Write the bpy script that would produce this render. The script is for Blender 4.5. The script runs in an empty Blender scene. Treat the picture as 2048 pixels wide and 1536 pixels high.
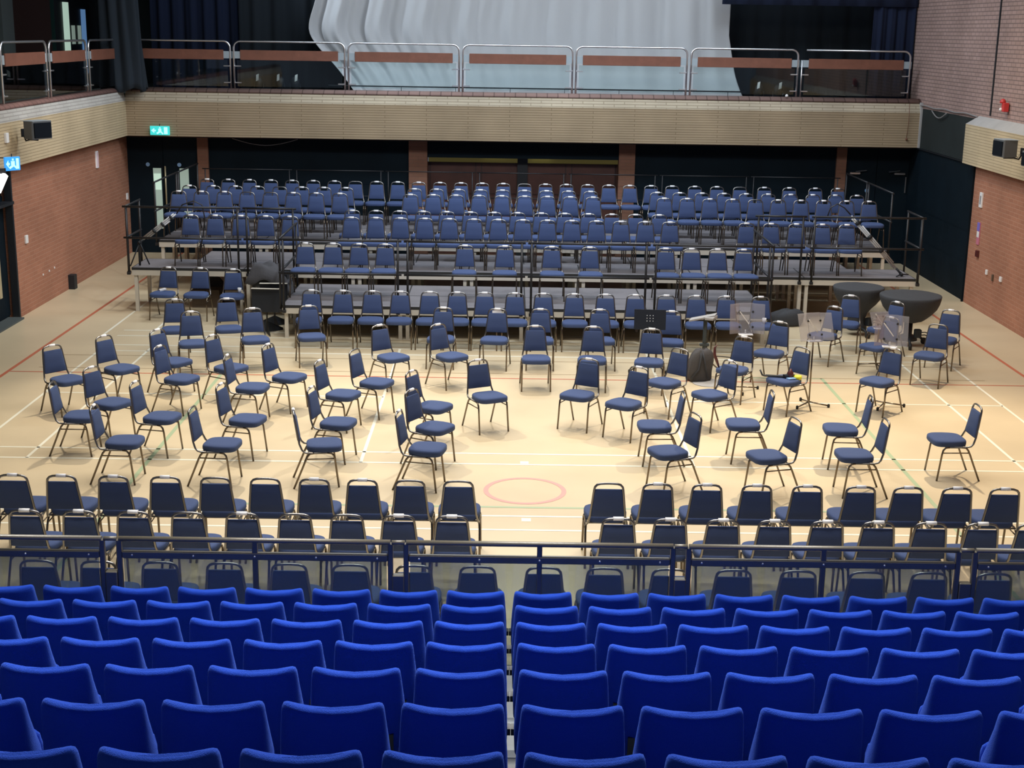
import bpy, math, random
from mathutils import Vector, Matrix
random.seed(7)
S = bpy.context.scene
C = S.collection
PI = math.pi

# ------------------------------------------------------------------ camera
F_PX, PITCH, YAW, ROLL, CAM_H = 2777.3, 0.249347, 0.0045583, 0.0156712, 4.9975
cp, sp, cy, sy = math.cos(PITCH), math.sin(PITCH), math.cos(YAW), math.sin(YAW)
fw = Vector((sy*cp, cy*cp, -sp)); rt = Vector((cy, -sy, 0)); up = rt.cross(fw)
r2 = rt*math.cos(ROLL) + up*math.sin(ROLL); u2 = up*math.cos(ROLL) - rt*math.sin(ROLL)
cam_d = bpy.data.cameras.new('camera'); cam = bpy.data.objects.new('camera', cam_d); C.objects.link(cam)
m = Matrix.Identity(4)
for i in range(3):
    m[i][0] = r2[i]; m[i][1] = u2[i]; m[i][2] = -fw[i]
m[2][3] = CAM_H
cam.matrix_world = m
cam_d.sensor_width = 36; cam_d.lens = F_PX*36/2048; cam_d.clip_end = 200
S.camera = cam

# ------------------------------------------------------------------ light and exposure
S.view_settings.view_transform = 'Standard'; S.view_settings.look = 'None'
S.view_settings.exposure = 0.72; S.view_settings.gamma = 1.0; S.view_settings.use_curve_mapping = False
W = bpy.data.worlds.new('world'); S.world = W; W.use_nodes = True
W.node_tree.nodes['Background'].inputs[0].default_value = (0.62, 0.75, 1.0, 1)
W.node_tree.nodes['Background'].inputs[1].default_value = 0.10
def area(name, loc, size, power, col, target=None, size_y=None, spread=180):
    d = bpy.data.lights.new(name, 'AREA'); d.energy = power; d.color = col; d.size = size
    d.shape = 'RECTANGLE' if size_y else 'SQUARE'
    if size_y: d.size_y = size_y
    d.spread = math.radians(spread)
    o = bpy.data.objects.new(name, d); C.objects.link(o); o.location = loc
    t = Vector(target) if target else Vector((loc[0], loc[1], 0))
    o.rotation_euler = (t - Vector(loc)).to_track_quat('-Z', 'Y').to_euler()
    return o
def spot(name, loc, target, power, col, angle, blend=0.6, rad=0.12):
    d = bpy.data.lights.new(name, 'SPOT'); d.energy = power; d.color = col
    d.spot_size = math.radians(angle); d.spot_blend = blend; d.shadow_soft_size = rad
    o = bpy.data.objects.new(name, d); C.objects.link(o); o.location = loc
    o.rotation_euler = (Vector(target) - Vector(loc)).to_track_quat('-Z', 'Y').to_euler()
    return o
WARM = (1.0, 0.83, 0.60); MILD = (1.0, 0.88, 0.70); NEUT = (1.0, 0.94, 0.86); COOL = (0.80, 0.90, 1.0)
# hall stage lanterns hung above the players
spot('lantern_left', (-4.5, 21.5, 8.5), (-3.2, 17.0, 0), 1350, MILD, 62, 0.9, 0.15)
spot('lantern_centre', (0.6, 22.5, 8.5), (0.4, 17.2, 0), 1050, NEUT, 62, 0.9, 0.15)
spot('lantern_right', (6.2, 20.5, 8.5), (5.0, 16.6, 0), 1900, WARM, 58, 0.9, 0.12)
spot('lantern_platform', (-1.5, 19.0, 8.5), (-3.0, 25.2, 0.5), 520, COOL, 80, 0.9, 0.15)
spot('lantern_platform_right', (3.5, 19.0, 8.5), (3.4, 25.4, 0.5), 520, COOL, 80, 0.9, 0.15)
spot('lantern_side_left', (-4.6, 24.0, 8.6), (-8.5, 26.5, 1.6), 420, NEUT, 70, 0.9, 0.10)
spot('lantern_side_right', (5.0, 21.5, 8.6), (8.9, 23.5, 1.6), 420, WARM, 70, 0.9, 0.10)
# rows of house luminaires
area('house_light_floor', (0.0, 17.5, 9.0), 10, 520, NEUT, size_y=5)
area('house_light_stage', (0.5, 26.0, 8.6), 10, 430, COOL, (0.5, 27.5, 0), size_y=2)
area('house_light_seats', (0.0, 10.0, 8.8), 9, 430, NEUT, (0, 6.6, 0.5), size_y=1.0, spread=95)
area('house_light_front', (0.0, 14.2, 9.0), 9, 70, NEUT, (0, 13.0, 0), size_y=1.0, spread=120)
spot('balcony_lantern', (-7.2, 30.9, 8.9), (0.5, 32.3, 4.3), 620, COOL, 75, 0.8, 0.10)  # added spot, grazes the cloth from the left to bring out its folds
area('balcony_light_right', (5.5, 28.5, 8.9), 3, 45, COOL, (0.5, 33.0, 4.2), size_y=1)

# ------------------------------------------------------------------ materials
def mat(name, col, rough=0.6, metal=0.0, bump=None, noise=None, spec=0.5, trans=0.0, emit=None, alpha=None, sheen=0.0):
    M = bpy.data.materials.new(name); M.use_nodes = True; nt = M.node_tree; b = nt.nodes['Principled BSDF']
    b.inputs['Base Color'].default_value = (*col, 1); b.inputs['Roughness'].default_value = rough
    b.inputs['Metallic'].default_value = metal; b.inputs['Specular IOR Level'].default_value = spec
    if trans: b.inputs['Transmission Weight'].default_value = trans; b.inputs['IOR'].default_value = 1.1
    if sheen: b.inputs['Sheen Weight'].default_value = sheen; b.inputs['Sheen Roughness'].default_value = 0.45; b.inputs['Sheen Tint'].default_value = (min(1, col[0]*3+.1), min(1, col[1]*3+.1), min(1, col[2]*1.6+.1), 1)
    if emit: b.inputs['Emission Color'].default_value = (*col, 1); b.inputs['Emission Strength'].default_value = emit
    if alpha is not None: b.inputs['Alpha'].default_value = alpha
    tc = nt.nodes.new('ShaderNodeTexCoord')
    if noise:
        sc, amt = noise
        n = nt.nodes.new('ShaderNodeTexNoise'); n.inputs['Scale'].default_value = sc; n.inputs['Detail'].default_value = 5
        nt.links.new(tc.outputs['Object'], n.inputs['Vector'])
        mr = nt.nodes.new('ShaderNodeMapRange'); mr.inputs[1].default_value = 0.3; mr.inputs[2].default_value = 0.7
        mr.inputs[3].default_value = 1-amt; mr.inputs[4].default_value = 1+amt
        nt.links.new(n.outputs['Fac'], mr.inputs[0])
        mx = nt.nodes.new('ShaderNodeVectorMath'); mx.operation = 'SCALE'; mx.inputs[0].default_value = col
        nt.links.new(mr.outputs[0], mx.inputs['Scale']); nt.links.new(mx.outputs[0], b.inputs['Base Color'])
    if bump:
        sc, st = bump
        n = nt.nodes.new('ShaderNodeTexNoise'); n.inputs['Scale'].default_value = sc; n.inputs['Detail'].default_value = 3
        nt.links.new(tc.outputs['Object'], n.inputs['Vector'])
        bp = nt.nodes.new('ShaderNodeBump'); bp.inputs['Strength'].default_value = st; bp.inputs['Distance'].default_value = 0.01
        nt.links.new(n.outputs['Fac'], bp.inputs['Height']); nt.links.new(bp.outputs[0], b.inputs['Normal'])
    return M
def brick(name, c1, c2, mortar, axis, bw=0.225, bh=0.075, mort=0.010, rough=0.85, soldier=False):
    M = bpy.data.materials.new(name); M.use_nodes = True; nt = M.node_tree; b = nt.nodes['Principled BSDF']
    b.inputs['Roughness'].default_value = rough; b.inputs['Specular IOR Level'].default_value = 0.25
    tc = nt.nodes.new('ShaderNodeTexCoord'); sep = nt.nodes.new('ShaderNodeSeparateXYZ'); cb = nt.nodes.new('ShaderNodeCombineXYZ')
    nt.links.new(tc.outputs['Object'], sep.inputs[0])
    nt.links.new(sep.outputs[axis], cb.inputs[0]); nt.links.new(sep.outputs['Z'], cb.inputs[1])
    br = nt.nodes.new('ShaderNodeTexBrick'); br.inputs['Scale'].default_value = 1.0
    br.inputs['Brick Width'].default_value = bw; br.inputs['Row Height'].default_value = bh
    br.inputs['Mortar Size'].default_value = mort; br.inputs['Mortar Smooth'].default_value = 0.3
    br.inputs['Color1'].default_value = (*c1, 1); br.inputs['Color2'].default_value = (*c2, 1); br.inputs['Mortar'].default_value = (*mortar, 1)
    nt.links.new(cb.outputs[0], br.inputs['Vector'])
    n = nt.nodes.new('ShaderNodeTexNoise'); n.inputs['Scale'].default_value = 0.9; n.inputs['Detail'].default_value = 6
    nt.links.new(tc.outputs['Object'], n.inputs['Vector'])
    mr = nt.nodes.new('ShaderNodeMapRange'); mr.inputs[1].default_value = 0.3; mr.inputs[2].default_value = 0.7; mr.inputs[3].default_value = 0.84; mr.inputs[4].default_value = 1.1
    nt.links.new(n.outputs['Fac'], mr.inputs[0])
    sc = nt.nodes.new('ShaderNodeVectorMath'); sc.operation = 'SCALE'
    nt.links.new(br.outputs['Color'], sc.inputs[0]); nt.links.new(mr.outputs[0], sc.inputs['Scale']); nt.links.new(sc.outputs[0], b.inputs['Base Color'])
    bp = nt.nodes.new('ShaderNodeBump'); bp.inputs['Strength'].default_value = 0.5; bp.inputs['Distance'].default_value = 0.006; bp.invert = True
    nt.links.new(br.outputs['Fac'], bp.inputs['Height']); nt.links.new(bp.outputs[0], b.inputs['Normal'])
    return M
def glass(name, tint, fac=0.10, rough=0.02, haze=0.0, hz=(0.8, 0.8, 0.86)):
    M = bpy.data.materials.new(name); M.use_nodes = True; nt = M.node_tree
    for n in list(nt.nodes):
        if n.type == 'BSDF_PRINCIPLED': nt.nodes.remove(n)
    out = [n for n in nt.nodes if n.type == 'OUTPUT_MATERIAL'][0]
    t = nt.nodes.new('ShaderNodeBsdfTransparent'); t.inputs[0].default_value = (*tint, 1)
    g = nt.nodes.new('ShaderNodeBsdfGlossy'); g.inputs['Roughness'].default_value = rough
    fr = nt.nodes.new('ShaderNodeFresnel'); fr.inputs[0].default_value = 1.45
    mu = nt.nodes.new('ShaderNodeMath'); mu.operation = 'ADD'; mu.inputs[1].default_value = fac
    nt.links.new(fr.outputs[0], mu.inputs[0])
    mx = nt.nodes.new('ShaderNodeMixShader'); nt.links.new(mu.outputs[0], mx.inputs[0])
    df = nt.nodes.new('ShaderNodeBsdfDiffuse'); df.inputs[0].default_value = (*hz, 1)
    m2 = nt.nodes.new('ShaderNodeMixShader'); m2.inputs[0].default_value = haze
    nt.links.new(t.outputs[0], m2.inputs[1]); nt.links.new(df.outputs[0], m2.inputs[2])
    nt.links.new(m2.outputs[0], mx.inputs[1]); nt.links.new(g.outputs[0], mx.inputs[2]); nt.links.new(mx.outputs[0], out.inputs[0])
    return M
MT = dict(
    floor=mat('sports_floor', (0.635, 0.525, 0.35), 0.36, noise=(0.8, 0.07), spec=0.4),
    line_white=mat('line_white', (0.86, 0.84, 0.70), 0.4), line_red=mat('line_red', (0.55, 0.16, 0.09), 0.4),
    line_pink=mat('line_pink', (0.74, 0.33, 0.29), 0.4), line_green=mat('line_green', (0.38, 0.47, 0.29), 0.4),
    line_brown=mat('line_brown', (0.40, 0.29, 0.17), 0.4),
    fabric=mat('navy_fabric', (0.053, 0.081, 0.185), 0.9, bump=(420, 0.25), sheen=0.12, spec=0.25),
    frame=mat('bronze_tube', (0.25, 0.245, 0.24), 0.28, 1.0), leg=mat('bronze_leg', (0.19, 0.155, 0.12), 0.27, 1.0),
    paper=mat('white_paper', (0.93, 0.94, 0.97), 0.6),
    royal=mat('royal_fabric', (0.011, 0.050, 0.40), 0.95, bump=(300, 0.6), sheen=0.55, spec=0.1),
    steel=mat('dark_steel', (0.035, 0.04, 0.05), 0.4, 0.6), chrome=mat('polished_steel', (0.74, 0.75, 0.78), 0.33, 1.0),
    rail=mat('navy_rail', (0.115, 0.105, 0.080), 0.34, 0.0, spec=0.9), blackrail=mat('black_rail', (0.022, 0.022, 0.025), 0.45, 0.3),
    black=mat('black_paint', (0.012, 0.016, 0.022), 0.55), blackwood=mat('black_panel', (0.003, 0.009, 0.015), 0.7, spec=0.15, noise=(2, 0.15)),
    greypanel=mat('dark_grey_panel', (0.022, 0.028, 0.028), 0.8, spec=0.2, noise=(1.5, 0.15)),
    deck=mat('deck_surface', (0.17, 0.160, 0.172), 0.7, noise=(3, 0.08)), alu=mat('deck_aluminium', (0.62, 0.58, 0.50), 0.45, 0.15),
    redwood=mat('red_brown_door', (0.085, 0.032, 0.024), 0.5, noise=(3, 0.15)), timber=mat('red_timber', (0.19, 0.075, 0.048), 0.45, noise=(6, 0.12)),
    cyc=mat('white_cloth', (0.44, 0.455, 0.475), 0.9), drape=mat('black_drape', (0.014, 0.022, 0.032), 0.95), bluedrape=mat('navy_drape', (0.006, 0.014, 0.045), 0.95),
    conc=mat('grey_concrete', (0.40, 0.39, 0.38), 0.85, noise=(3, 0.1)),
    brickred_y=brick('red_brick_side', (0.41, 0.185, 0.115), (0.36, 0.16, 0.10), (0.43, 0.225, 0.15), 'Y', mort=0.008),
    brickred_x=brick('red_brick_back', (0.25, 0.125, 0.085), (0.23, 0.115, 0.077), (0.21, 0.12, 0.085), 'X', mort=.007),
    brickpink_y=brick('pink_brick_side', (0.42, 0.285, 0.25), (0.37, 0.25, 0.215), (0.22, 0.155, 0.14), 'Y'),
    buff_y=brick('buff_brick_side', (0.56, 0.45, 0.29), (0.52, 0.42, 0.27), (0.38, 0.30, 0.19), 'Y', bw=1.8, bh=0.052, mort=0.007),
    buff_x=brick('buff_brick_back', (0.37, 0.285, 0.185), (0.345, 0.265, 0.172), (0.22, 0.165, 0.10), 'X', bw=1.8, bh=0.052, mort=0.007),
    pale_y=brick('pale_brick_side', (0.50, 0.49, 0.46), (0.46, 0.45, 0.42), (0.36, 0.34, 0.32), 'Y', bw=0.45, bh=0.06),
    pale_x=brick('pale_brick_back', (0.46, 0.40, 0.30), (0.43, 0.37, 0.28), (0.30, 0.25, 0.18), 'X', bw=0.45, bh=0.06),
    coping=brick('brick_coping', (0.27, 0.15, 0.13), (0.24, 0.13, 0.11), (0.12, 0.08, 0.07), 'Y', bw=0.23, bh=5.0, mort=0.012),
    coping_x=brick('brick_coping_back', (0.25, 0.165, 0.145), (0.22, 0.145, 0.13), (0.12, 0.08, 0.07), 'X', bw=0.23, bh=5.0, mort=0.012),
    glassdark=glass('smoked_glass', (0.66, 0.72, 0.70), 0.02, haze=0.20, hz=(0.62, 0.58, 0.42)), glassclear=glass('clear_glass', (0.88, 0.94, 0.94), 0.02),  # dark pane: diffuse haze colour imitates greyish reflections in the glass
    acrylic=glass('clear_acrylic', (0.95, 0.94, 0.97), 0.04, 0.2, haze=0.20),
    tread=mat('tier_tread', (0.105, 0.12, 0.13), 0.6, noise=(8, 0.1)), nosing=mat('tier_nosing', (0.30, 0.34, 0.36), 0.45, 0.2),
    cover=mat('black_cover', (0.042, 0.045, 0.052), 0.85, bump=(14, 0.6)), darkcloth=mat('dark_cloth', (0.060, 0.060, 0.068), 0.85, bump=(20, 0.5)), greybag=mat('grey_canvas', (0.065, 0.06, 0.06), 0.85, bump=(30, 0.4)),
    rubber=mat('black_rubber', (0.02, 0.02, 0.02), 0.7), yellow=mat('yellow_plastic', (0.72, 0.70, 0.05), 0.4),
    maroon=mat('maroon_plastic', (0.09, 0.02, 0.02), 0.4), speaker=mat('speaker_grey', (0.10, 0.11, 0.12), 0.55), speakertop=mat('speaker_top', (0.32, 0.38, 0.42), 0.5),
    grille=mat('speaker_grille', (0.006, 0.009, 0.014), 0.9, spec=0.1), brass=mat('pale_brass', (0.62, 0.55, 0.36), 0.35, 0.4),
    white=mat('white_plastic', (0.8, 0.8, 0.8), 0.5), red=mat('red_plastic', (0.55, 0.04, 0.04), 0.4), bluewht=mat('pale_blue', (0.25, 0.45, 0.75), 0.5),
    card=mat('brown_card', (0.10, 0.07, 0.045), 0.8), posterblue=mat('poster_violet', (0.20, 0.16, 0.55), 0.6), posterpink=mat('poster_pink', (0.55, 0.18, 0.25), 0.6),
    signgreen=mat('exit_sign_green', (0.03, 0.42, 0.40), 0.5, emit=0.8), signblue=mat('exit_sign_blue', (0.03, 0.26, 0.70), 0.5, emit=0.6),
    signwhite=mat('exit_sign_white', (0.35, 0.80, 0.80), 0.5, emit=0.7), lampwhite=mat('lamp_white', (1.0, 0.97, 0.92), 0.5, emit=1.6),
    visionglass=mat('lit_vision_panel', (0.34, 0.44, 0.38), 0.3, emit=0.25), visionbright=mat('lit_notice', (0.55, 0.75, 0.62), 0.4, emit=0.35),
    visionblue=mat('lit_blue_panel', (0.12, 0.25, 0.48), 0.3, emit=0.35), yellowlit=mat('lit_yellow_lobby', (0.22, 0.18, 0.06), 0.6, emit=0.12),
    yellowbright=mat('lobby_lamp', (0.75, 0.80, 0.45), 0.5, emit=0.8),
    greenpaint=mat('dark_green_paint', (0.010, 0.045, 0.038), 0.6), brownpaint=mat('dark_brown_paint', (0.045, 0.022, 0.020), 0.6), greycol=mat('grey_column', (0.07, 0.085, 0.085), 0.7),
    balfloor=mat('balcony_carpet', (0.10, 0.12, 0.11), 0.9), cable=mat('grey_cable', (0.28, 0.27, 0.27), 0.5), ceil=mat('ceiling_grey', (0.25, 0.27, 0.30), 0.9),
    silver=mat('matt_silver', (0.55, 0.56, 0.58), 0.5, 0.3), reddish=mat('pull_cord', (0.18, 0.07, 0.04), 0.6), cord=mat('cord', (0.4, 0.4, 0.35), 0.6),
)

# ------------------------------------------------------------------ mesh building
class MB:
    def __init__(s): s.v = []; s.f = []; s.sm = []; s.mi = []; s.m = 0
    def add(s, vs, fs, smooth=False):
        o = len(s.v); s.v += [tuple(x) for x in vs]
        for f in fs: s.f.append(tuple(i+o for i in f)); s.sm.append(smooth); s.mi.append(s.m)
        return s
    def box(s, x0, x1, y0, y1, z0, z1):
        return s.add([(x0,y0,z0),(x1,y0,z0),(x1,y1,z0),(x0,y1,z0),(x0,y0,z1),(x1,y0,z1),(x1,y1,z1),(x0,y1,z1)],
                     [(0,3,2,1),(4,5,6,7),(0,1,5,4),(1,2,6,5),(2,3,7,6),(3,0,4,7)])
    def cbox(s, x0, x1, y0, y1, z0, z1, c=0.005):          # box with chamfered edges
        rings = []
        for z, k in ((z0, c), (z0+c, 0), (z1-c, 0), (z1, c)):
            a, b, d, e = x0+k, x1-k, y0+k, y1-k; q = c
            rings.append([(a+q,d,z),(b-q,d,z),(b,d+q,z),(b,e-q,z),(b-q,e,z),(a+q,e,z),(a,e-q,z),(a,d+q,z)])
        return s.loft(rings, False)
    def loft(s, rings, smooth=True, cap=True, closed=True):
        n = len(rings[0]); vs = [p for r in rings for p in r]; fs = []
        for i in range(len(rings)-1):
            for j in range(n if closed else n-1):
                k = (j+1) % n; fs.append((i*n+j, i*n+k, (i+1)*n+k, (i+1)*n+j))
        s.add(vs, fs, smooth)
        if cap and closed:
            o = len(s.v)-len(vs)
            s.f.append(tuple(o+j for j in reversed(range(n)))); s.sm.append(False); s.mi.append(s.m)
            s.f.append(tuple(o+(len(rings)-1)*n+j for j in range(n))); s.sm.append(False); s.mi.append(s.m)
        return s
    def tube(s, pts, r, n=8, closed=False):
        P = [Vector(p) for p in pts]; rings = []
        ref = None
        for i, p in enumerate(P):
            t = (P[min(i+1, len(P)-1)] - P[max(i-1, 0)])
            if t.length < 1e-9: t = Vector((0,0,1))
            t.normalize()
            if ref is None:
                ref = Vector((0,0,1)) if abs(t.z) < 0.9 else Vector((1,0,0))
            a = t.cross(ref); 
            if a.length < 1e-6: a = t.cross(Vector((0,1,0)))
            a.normalize(); b = a.cross(t); ref = b
            rr = r[i] if isinstance(r, (list, tuple)) else r
            rings.append([p + a*math.cos(2*PI*k/n)*rr + b*math.sin(2*PI*k/n)*rr for k in range(n)])
        return s.loft(rings, True, True)
    def lathe(s, prof, n=32, c=(0,0,0)):
        rings = [[(c[0]+r*math.cos(2*PI*k/n), c[1]+r*math.sin(2*PI*k/n), c[2]+z) for k in range(n)] for r, z in prof]
        return s.loft(rings, True, True)
    def obox(s, p, ax, ay, az):                             # oriented box: centre and three half vectors
        p, ax, ay, az = map(Vector, (p, ax, ay, az)); vs = []
        for k in (-1, 1):
            for i, j in ((-1,-1),(1,-1),(1,1),(-1,1)): vs.append(p+ax*i+ay*j+az*k)
        return s.add(vs, [(0,3,2,1),(4,5,6,7),(0,1,5,4),(1,2,6,5),(2,3,7,6),(3,0,4,7)])
    def build(s, name, mats, parent=None, **kw):
        me = bpy.data.meshes.new(name); me.from_pydata(s.v, [], s.f)
        for k, a in enumerate(s.sm): me.polygons[k].use_smooth = a; me.polygons[k].material_index = s.mi[k]
        for mm in (mats if isinstance(mats, list) else [mats]): me.materials.append(MT[mm])
        o = bpy.data.objects.new(name, me); C.objects.link(o)
        if parent: o.parent = parent
        for k, val in kw.items(): o[k] = val
        return o
def arc(c, r, a0, a1, n, plane='xz'):
    out = []
    for i in range(n+1):
        a = math.radians(a0+(a1-a0)*i/n); u, v = r*math.cos(a), r*math.sin(a)
        out.append((c[0]+u, c[1], c[2]+v) if plane == 'xz' else (c[0]+u, c[1]+v, c[2]) if plane == 'xy' else (c[0], c[1]+u, c[2]+v))
    return out
def thing(name, label, cat, loc=(0,0,0), rz=0.0, group=None):
    o = bpy.data.objects.new(name, None); o.empty_display_size = 0.1; C.objects.link(o)
    o.location = loc; o.rotation_euler = (0,0,rz); o['label'] = label; o['category'] = cat
    if group: o['group'] = group
    return o
def tag(o, label, cat, group=None):
    o['label'] = label; o['category'] = cat
    if group: o['group'] = group
    return o
def struct(name, mb, mats, **kw): return mb.build(name, mats, None, kind='structure', **kw)
def dup(root, loc, rz, label, group=None, skip=()):
    r = root.copy(); C.objects.link(r); r.location = loc; r.rotation_euler = (0,0,rz); r['label'] = label
    if group: r['group'] = group
    for ch in KIDS[root.name]:
        if ch.name.split('.')[0] in skip: continue
        c = ch.copy(); C.objects.link(c); c.parent = r
        for g in KIDS.get(ch.name, []):
            d = g.copy(); C.objects.link(d); d.parent = c
    return r
KIDS = {}
def kids(root):                                              # remember children before copying
    ks = [o for o in C.objects if o.parent == root]; KIDS[root.name] = ks
    for k in ks: KIDS[k.name] = [o for o in C.objects if o.parent == k]
def ordinal(n):
    w = ['first','second','third','fourth','fifth','sixth','seventh','eighth','ninth','tenth','eleventh','twelfth','thirteenth','fourteenth','fifteenth','sixteenth','seventeenth','eighteenth','nineteenth','twentieth']
    if n <= 20: return w[n-1]
    return {2:'twenty-',3:'thirty-'}[n//10] + w[n%10-1] if n % 10 else {3:'thirtieth'}[n//10]
ORCH = [
    (-5.851, 17.815, -40.4),  # 0
    (-5.328, 18.459, -34.2),  # 1
    (-4.705, 18.904, -33.7),  # 2
    (-4.401, 17.931, -21.7),  # 3
    (-4.958, 16.671, -28.3),  # 4
    (-5.169, 16.018, 0.4),  # 5
    (-4.379, 14.995, -1.4),  # 6
    (-4.207, 16.033, -11.7),  # 7
    (-3.274, 14.957, -5.2),  # 8
    (-3.175, 15.988, -13.2),  # 9
    (-3.392, 17.505, -8.5),  # 10
    (-3.868, 18.596, -31.4),  # 11
    (-2.999, 18.118, -24.5),  # 12
    (-2.177, 17.233, -19.8),  # 13
    (-2.083, 15.901, -12.4),  # 14
    (-2.135, 14.980, 9.3),  # 15
    (-1.805, 17.879, -23.7),  # 16
    (-0.977, 16.718, -28.4),  # 17
    (-0.916, 15.788, -29.7),  # 18
    (-0.964, 14.906, -10.9),  # 19
    (-0.259, 17.280, -62.0),  # 20
    (0.975, 17.432, -117.1),  # 21
    (1.558, 17.027, -127.3),  # 22
    (-5.137, 21.052, -79.7),  # 23
    (-4.657, 20.117, -74.3),  # 24
    (-4.334, 21.184, -74.3),  # 25
    (-3.792, 20.439, -73.2),  # 26
    (-2.984, 20.698, -75.1),  # 27
    (-1.683, 19.390, -50.2),  # 28
    (-0.850, 19.502, -50.1),  # 29
    (-0.990, 20.692, -93.7),  # 30
    (-0.173, 20.663, -96.8),  # 31
    (0.512, 20.697, -90.6),  # 32
    (0.422, 19.439, -87.8),  # 33
    (1.436, 20.731, -88.2),  # 34
    (1.236, 19.440, -95.0),  # 35
    (2.053, 19.351, -100.1),  # 36
    (2.497, 20.682, -98.3),  # 37
    (2.194, 18.147, -133.3),  # 38
    (2.739, 17.515, -147.1),  # 39
    (3.227, 18.953, -123.4),  # 40
    (3.933, 20.034, -124.1),  # 41
    (3.862, 18.360, -143.1),  # 42
    (5.012, 21.304, -131.9),  # 43
    (5.568, 22.249, -111.4),  # 44
    (6.092, 21.804, -142.0),  # 45
    (5.664, 20.547, -143.0),  # 46
    (6.292, 20.014, -123.1),  # 47
    (6.828, 21.137, -123.0),  # 48
    (5.127, 18.378, -136.3),  # 49
    (4.098, 15.913, 176.3),  # 50
    (4.012, 14.882, 181.4),  # 51
    (5.258, 15.564, 182.3),  # 52
    (2.960, 16.083, 179.4),  # 53
    (3.013, 14.812, 196.7),  # 54
    (1.880, 15.951, 182.0),  # 55
    (1.922, 14.931, 201.2),  # 56
    (-5.997, 23.987, -96.0),  # 57
    (-5.415, 23.961, -92.2),  # 58
    (-4.793, 23.883, -83.9),  # 59
]
ROWS = {
    'A': (29.45, 1.00, [-6.362, -5.915, -5.469, -5.016, -4.57, -4.125, -3.679, -3.234, -2.788, -2.342, -1.897, -1.451, -1.006, -0.56, -0.114, 0.332, 0.778, 1.223, 1.669, 2.115, 2.561, 3.007, 3.454, 3.934, 4.399, 4.885, 5.403, 5.931, 6.481, 6.957]),
    'B': (28.20, 1.00, [-6.453, -5.97, -5.523, -5.077, -4.629, -4.183, -3.737, -3.291, -1.906, -1.461, -1.015, -0.57, -0.124, 0.321, 0.768, 1.214, 1.659, 3.012, 3.468, 3.919, 4.365, 4.815, 5.262, 5.717, 6.164, 6.615, 7.061]),
    'C': (27.20, 1.00, [-6.439, -5.993, -5.547, -5.101, -4.649, -4.203, -3.757, -3.293, -1.917, -1.471, -1.025, -0.578, -0.13, 0.316, 0.762, 1.208, 1.654, 3.047, 3.493, 3.938, 4.384, 4.83, 5.276, 5.722, 6.167, 6.613, 7.059]),
    'D': (26.20, 0.80, [-2.943, -2.497, -2.052, -1.606, -1.16, -0.714, -0.268, 0.177, 0.623, 1.068, 1.514, 1.96, 2.405, 2.851]),
    'E': (25.20, 0.80, [-5.768, -5.321, -4.855, -4.406, -3.96, -2.85, -2.405, -1.959, -1.513, -1.068, -0.622, -0.177, 0.27, 0.715, 1.161, 1.607, 2.052, 2.498, 2.944, 4.339, 4.786, 5.245, 5.719, 6.165]),
    'F': (23.60, 0.56, [-3.46, -2.99, -2.543, -2.096, -0.733, -0.049, 0.755, 1.405, 2.702, 3.148, 3.594, 4.04]),
    'G': (22.23, 0.00, [-3.178, -2.667, -2.188, -1.733, -1.256, -0.81, -0.364, 0.127, 0.59, 1.094, 1.598, 2.086, 2.59, 3.078, 3.566, 4.127]),
    'X': (12.50, 0.00, [-4.65, -4.188, -3.698, -3.207, -2.735, -2.263, -1.8, -1.342, -0.893, -0.435, 0.989, 1.453, 1.921, 2.395, 2.873, 3.38, 3.83, 4.294, 4.75]),
    'Y': (11.52, 0.00, [-4.202, -3.729, -3.252, -2.775, -2.297, -1.833, -1.377, -0.925, -0.456, 1.006, 1.463, 1.928, 2.381, 2.843, 3.296, 3.757, 4.211, 4.66]),
    'Z': (10.35, 0.00, [-3.707, -3.222, -2.734, -2.221, -1.704, -1.219, -0.714, -0.204, 0.325, 0.811, 1.329, 1.839, 2.357, 2.903, 3.402, 3.92]),
}
# ------------------------------------------------------------------ setting: floor with its court lines
f = MB(); f.box(-8.9, 9.3, -2, 32.6, -0.2, 0.0)
def fl(x0, x1, y0, y1, mi):
    f.m = mi; f.add([(x0,y0,.0015),(x1,y0,.0015),(x1,y1,.0015),(x0,y1,.0015)], [(0,1,2,3)]); f.m = 0
CX, W2 = 0.269, 0.019
for x in (-6.7, -5.94, 5.94, 6.7):
    fl(CX+x-W2, CX+x+W2, 15.75, 21.85, 1); fl(CX+x-W2, CX+x+W2, 7.4, 13.55, 1)
fl(-5.95, -5.91, 22.5, 28.6, 1); fl(-6.71, -6.67, 22.5, 28.6, 1)
for y in (15.752, 16.172, 21.39, 21.812, 13.52, 13.94, 22.5, 22.92): fl(CX-6.72, CX+6.72, y-.02, y+.02, 1)
fl(CX-6.7, CX-1.98, 18.76, 18.80, 1); fl(CX+1.98, CX+6.7, 18.76, 18.80, 1)
for x in (-1.98, 1.98): fl(CX+x-.02, CX+x+.02, 15.75, 21.8, 1)
for x, y in ((.235, 15.83), (.235, 13.83)): fl(x-.05, x+.05, y-.05, y+.05, 1)
for x in (-7.633, 7.633): fl(CX+x-.028, CX+x+.028, -1, 31.5, 2)
fl(CX-7.6, CX+7.6, 19.93, 19.97, 2)
for y in (20.24, 21.07): fl(-7.0, 7.2, y-.012, y+.012, 5)
fl(-4.24, 4.77, 14.20, 14.25, 4)
for x in (-4.215, 4.74): fl(x-.026, x+.026, 9.5, 20.22, 4)
fl(3.4, 4.74, 20.19, 20.23, 4)
f.m = 3; n = 72; vs = []
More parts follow.
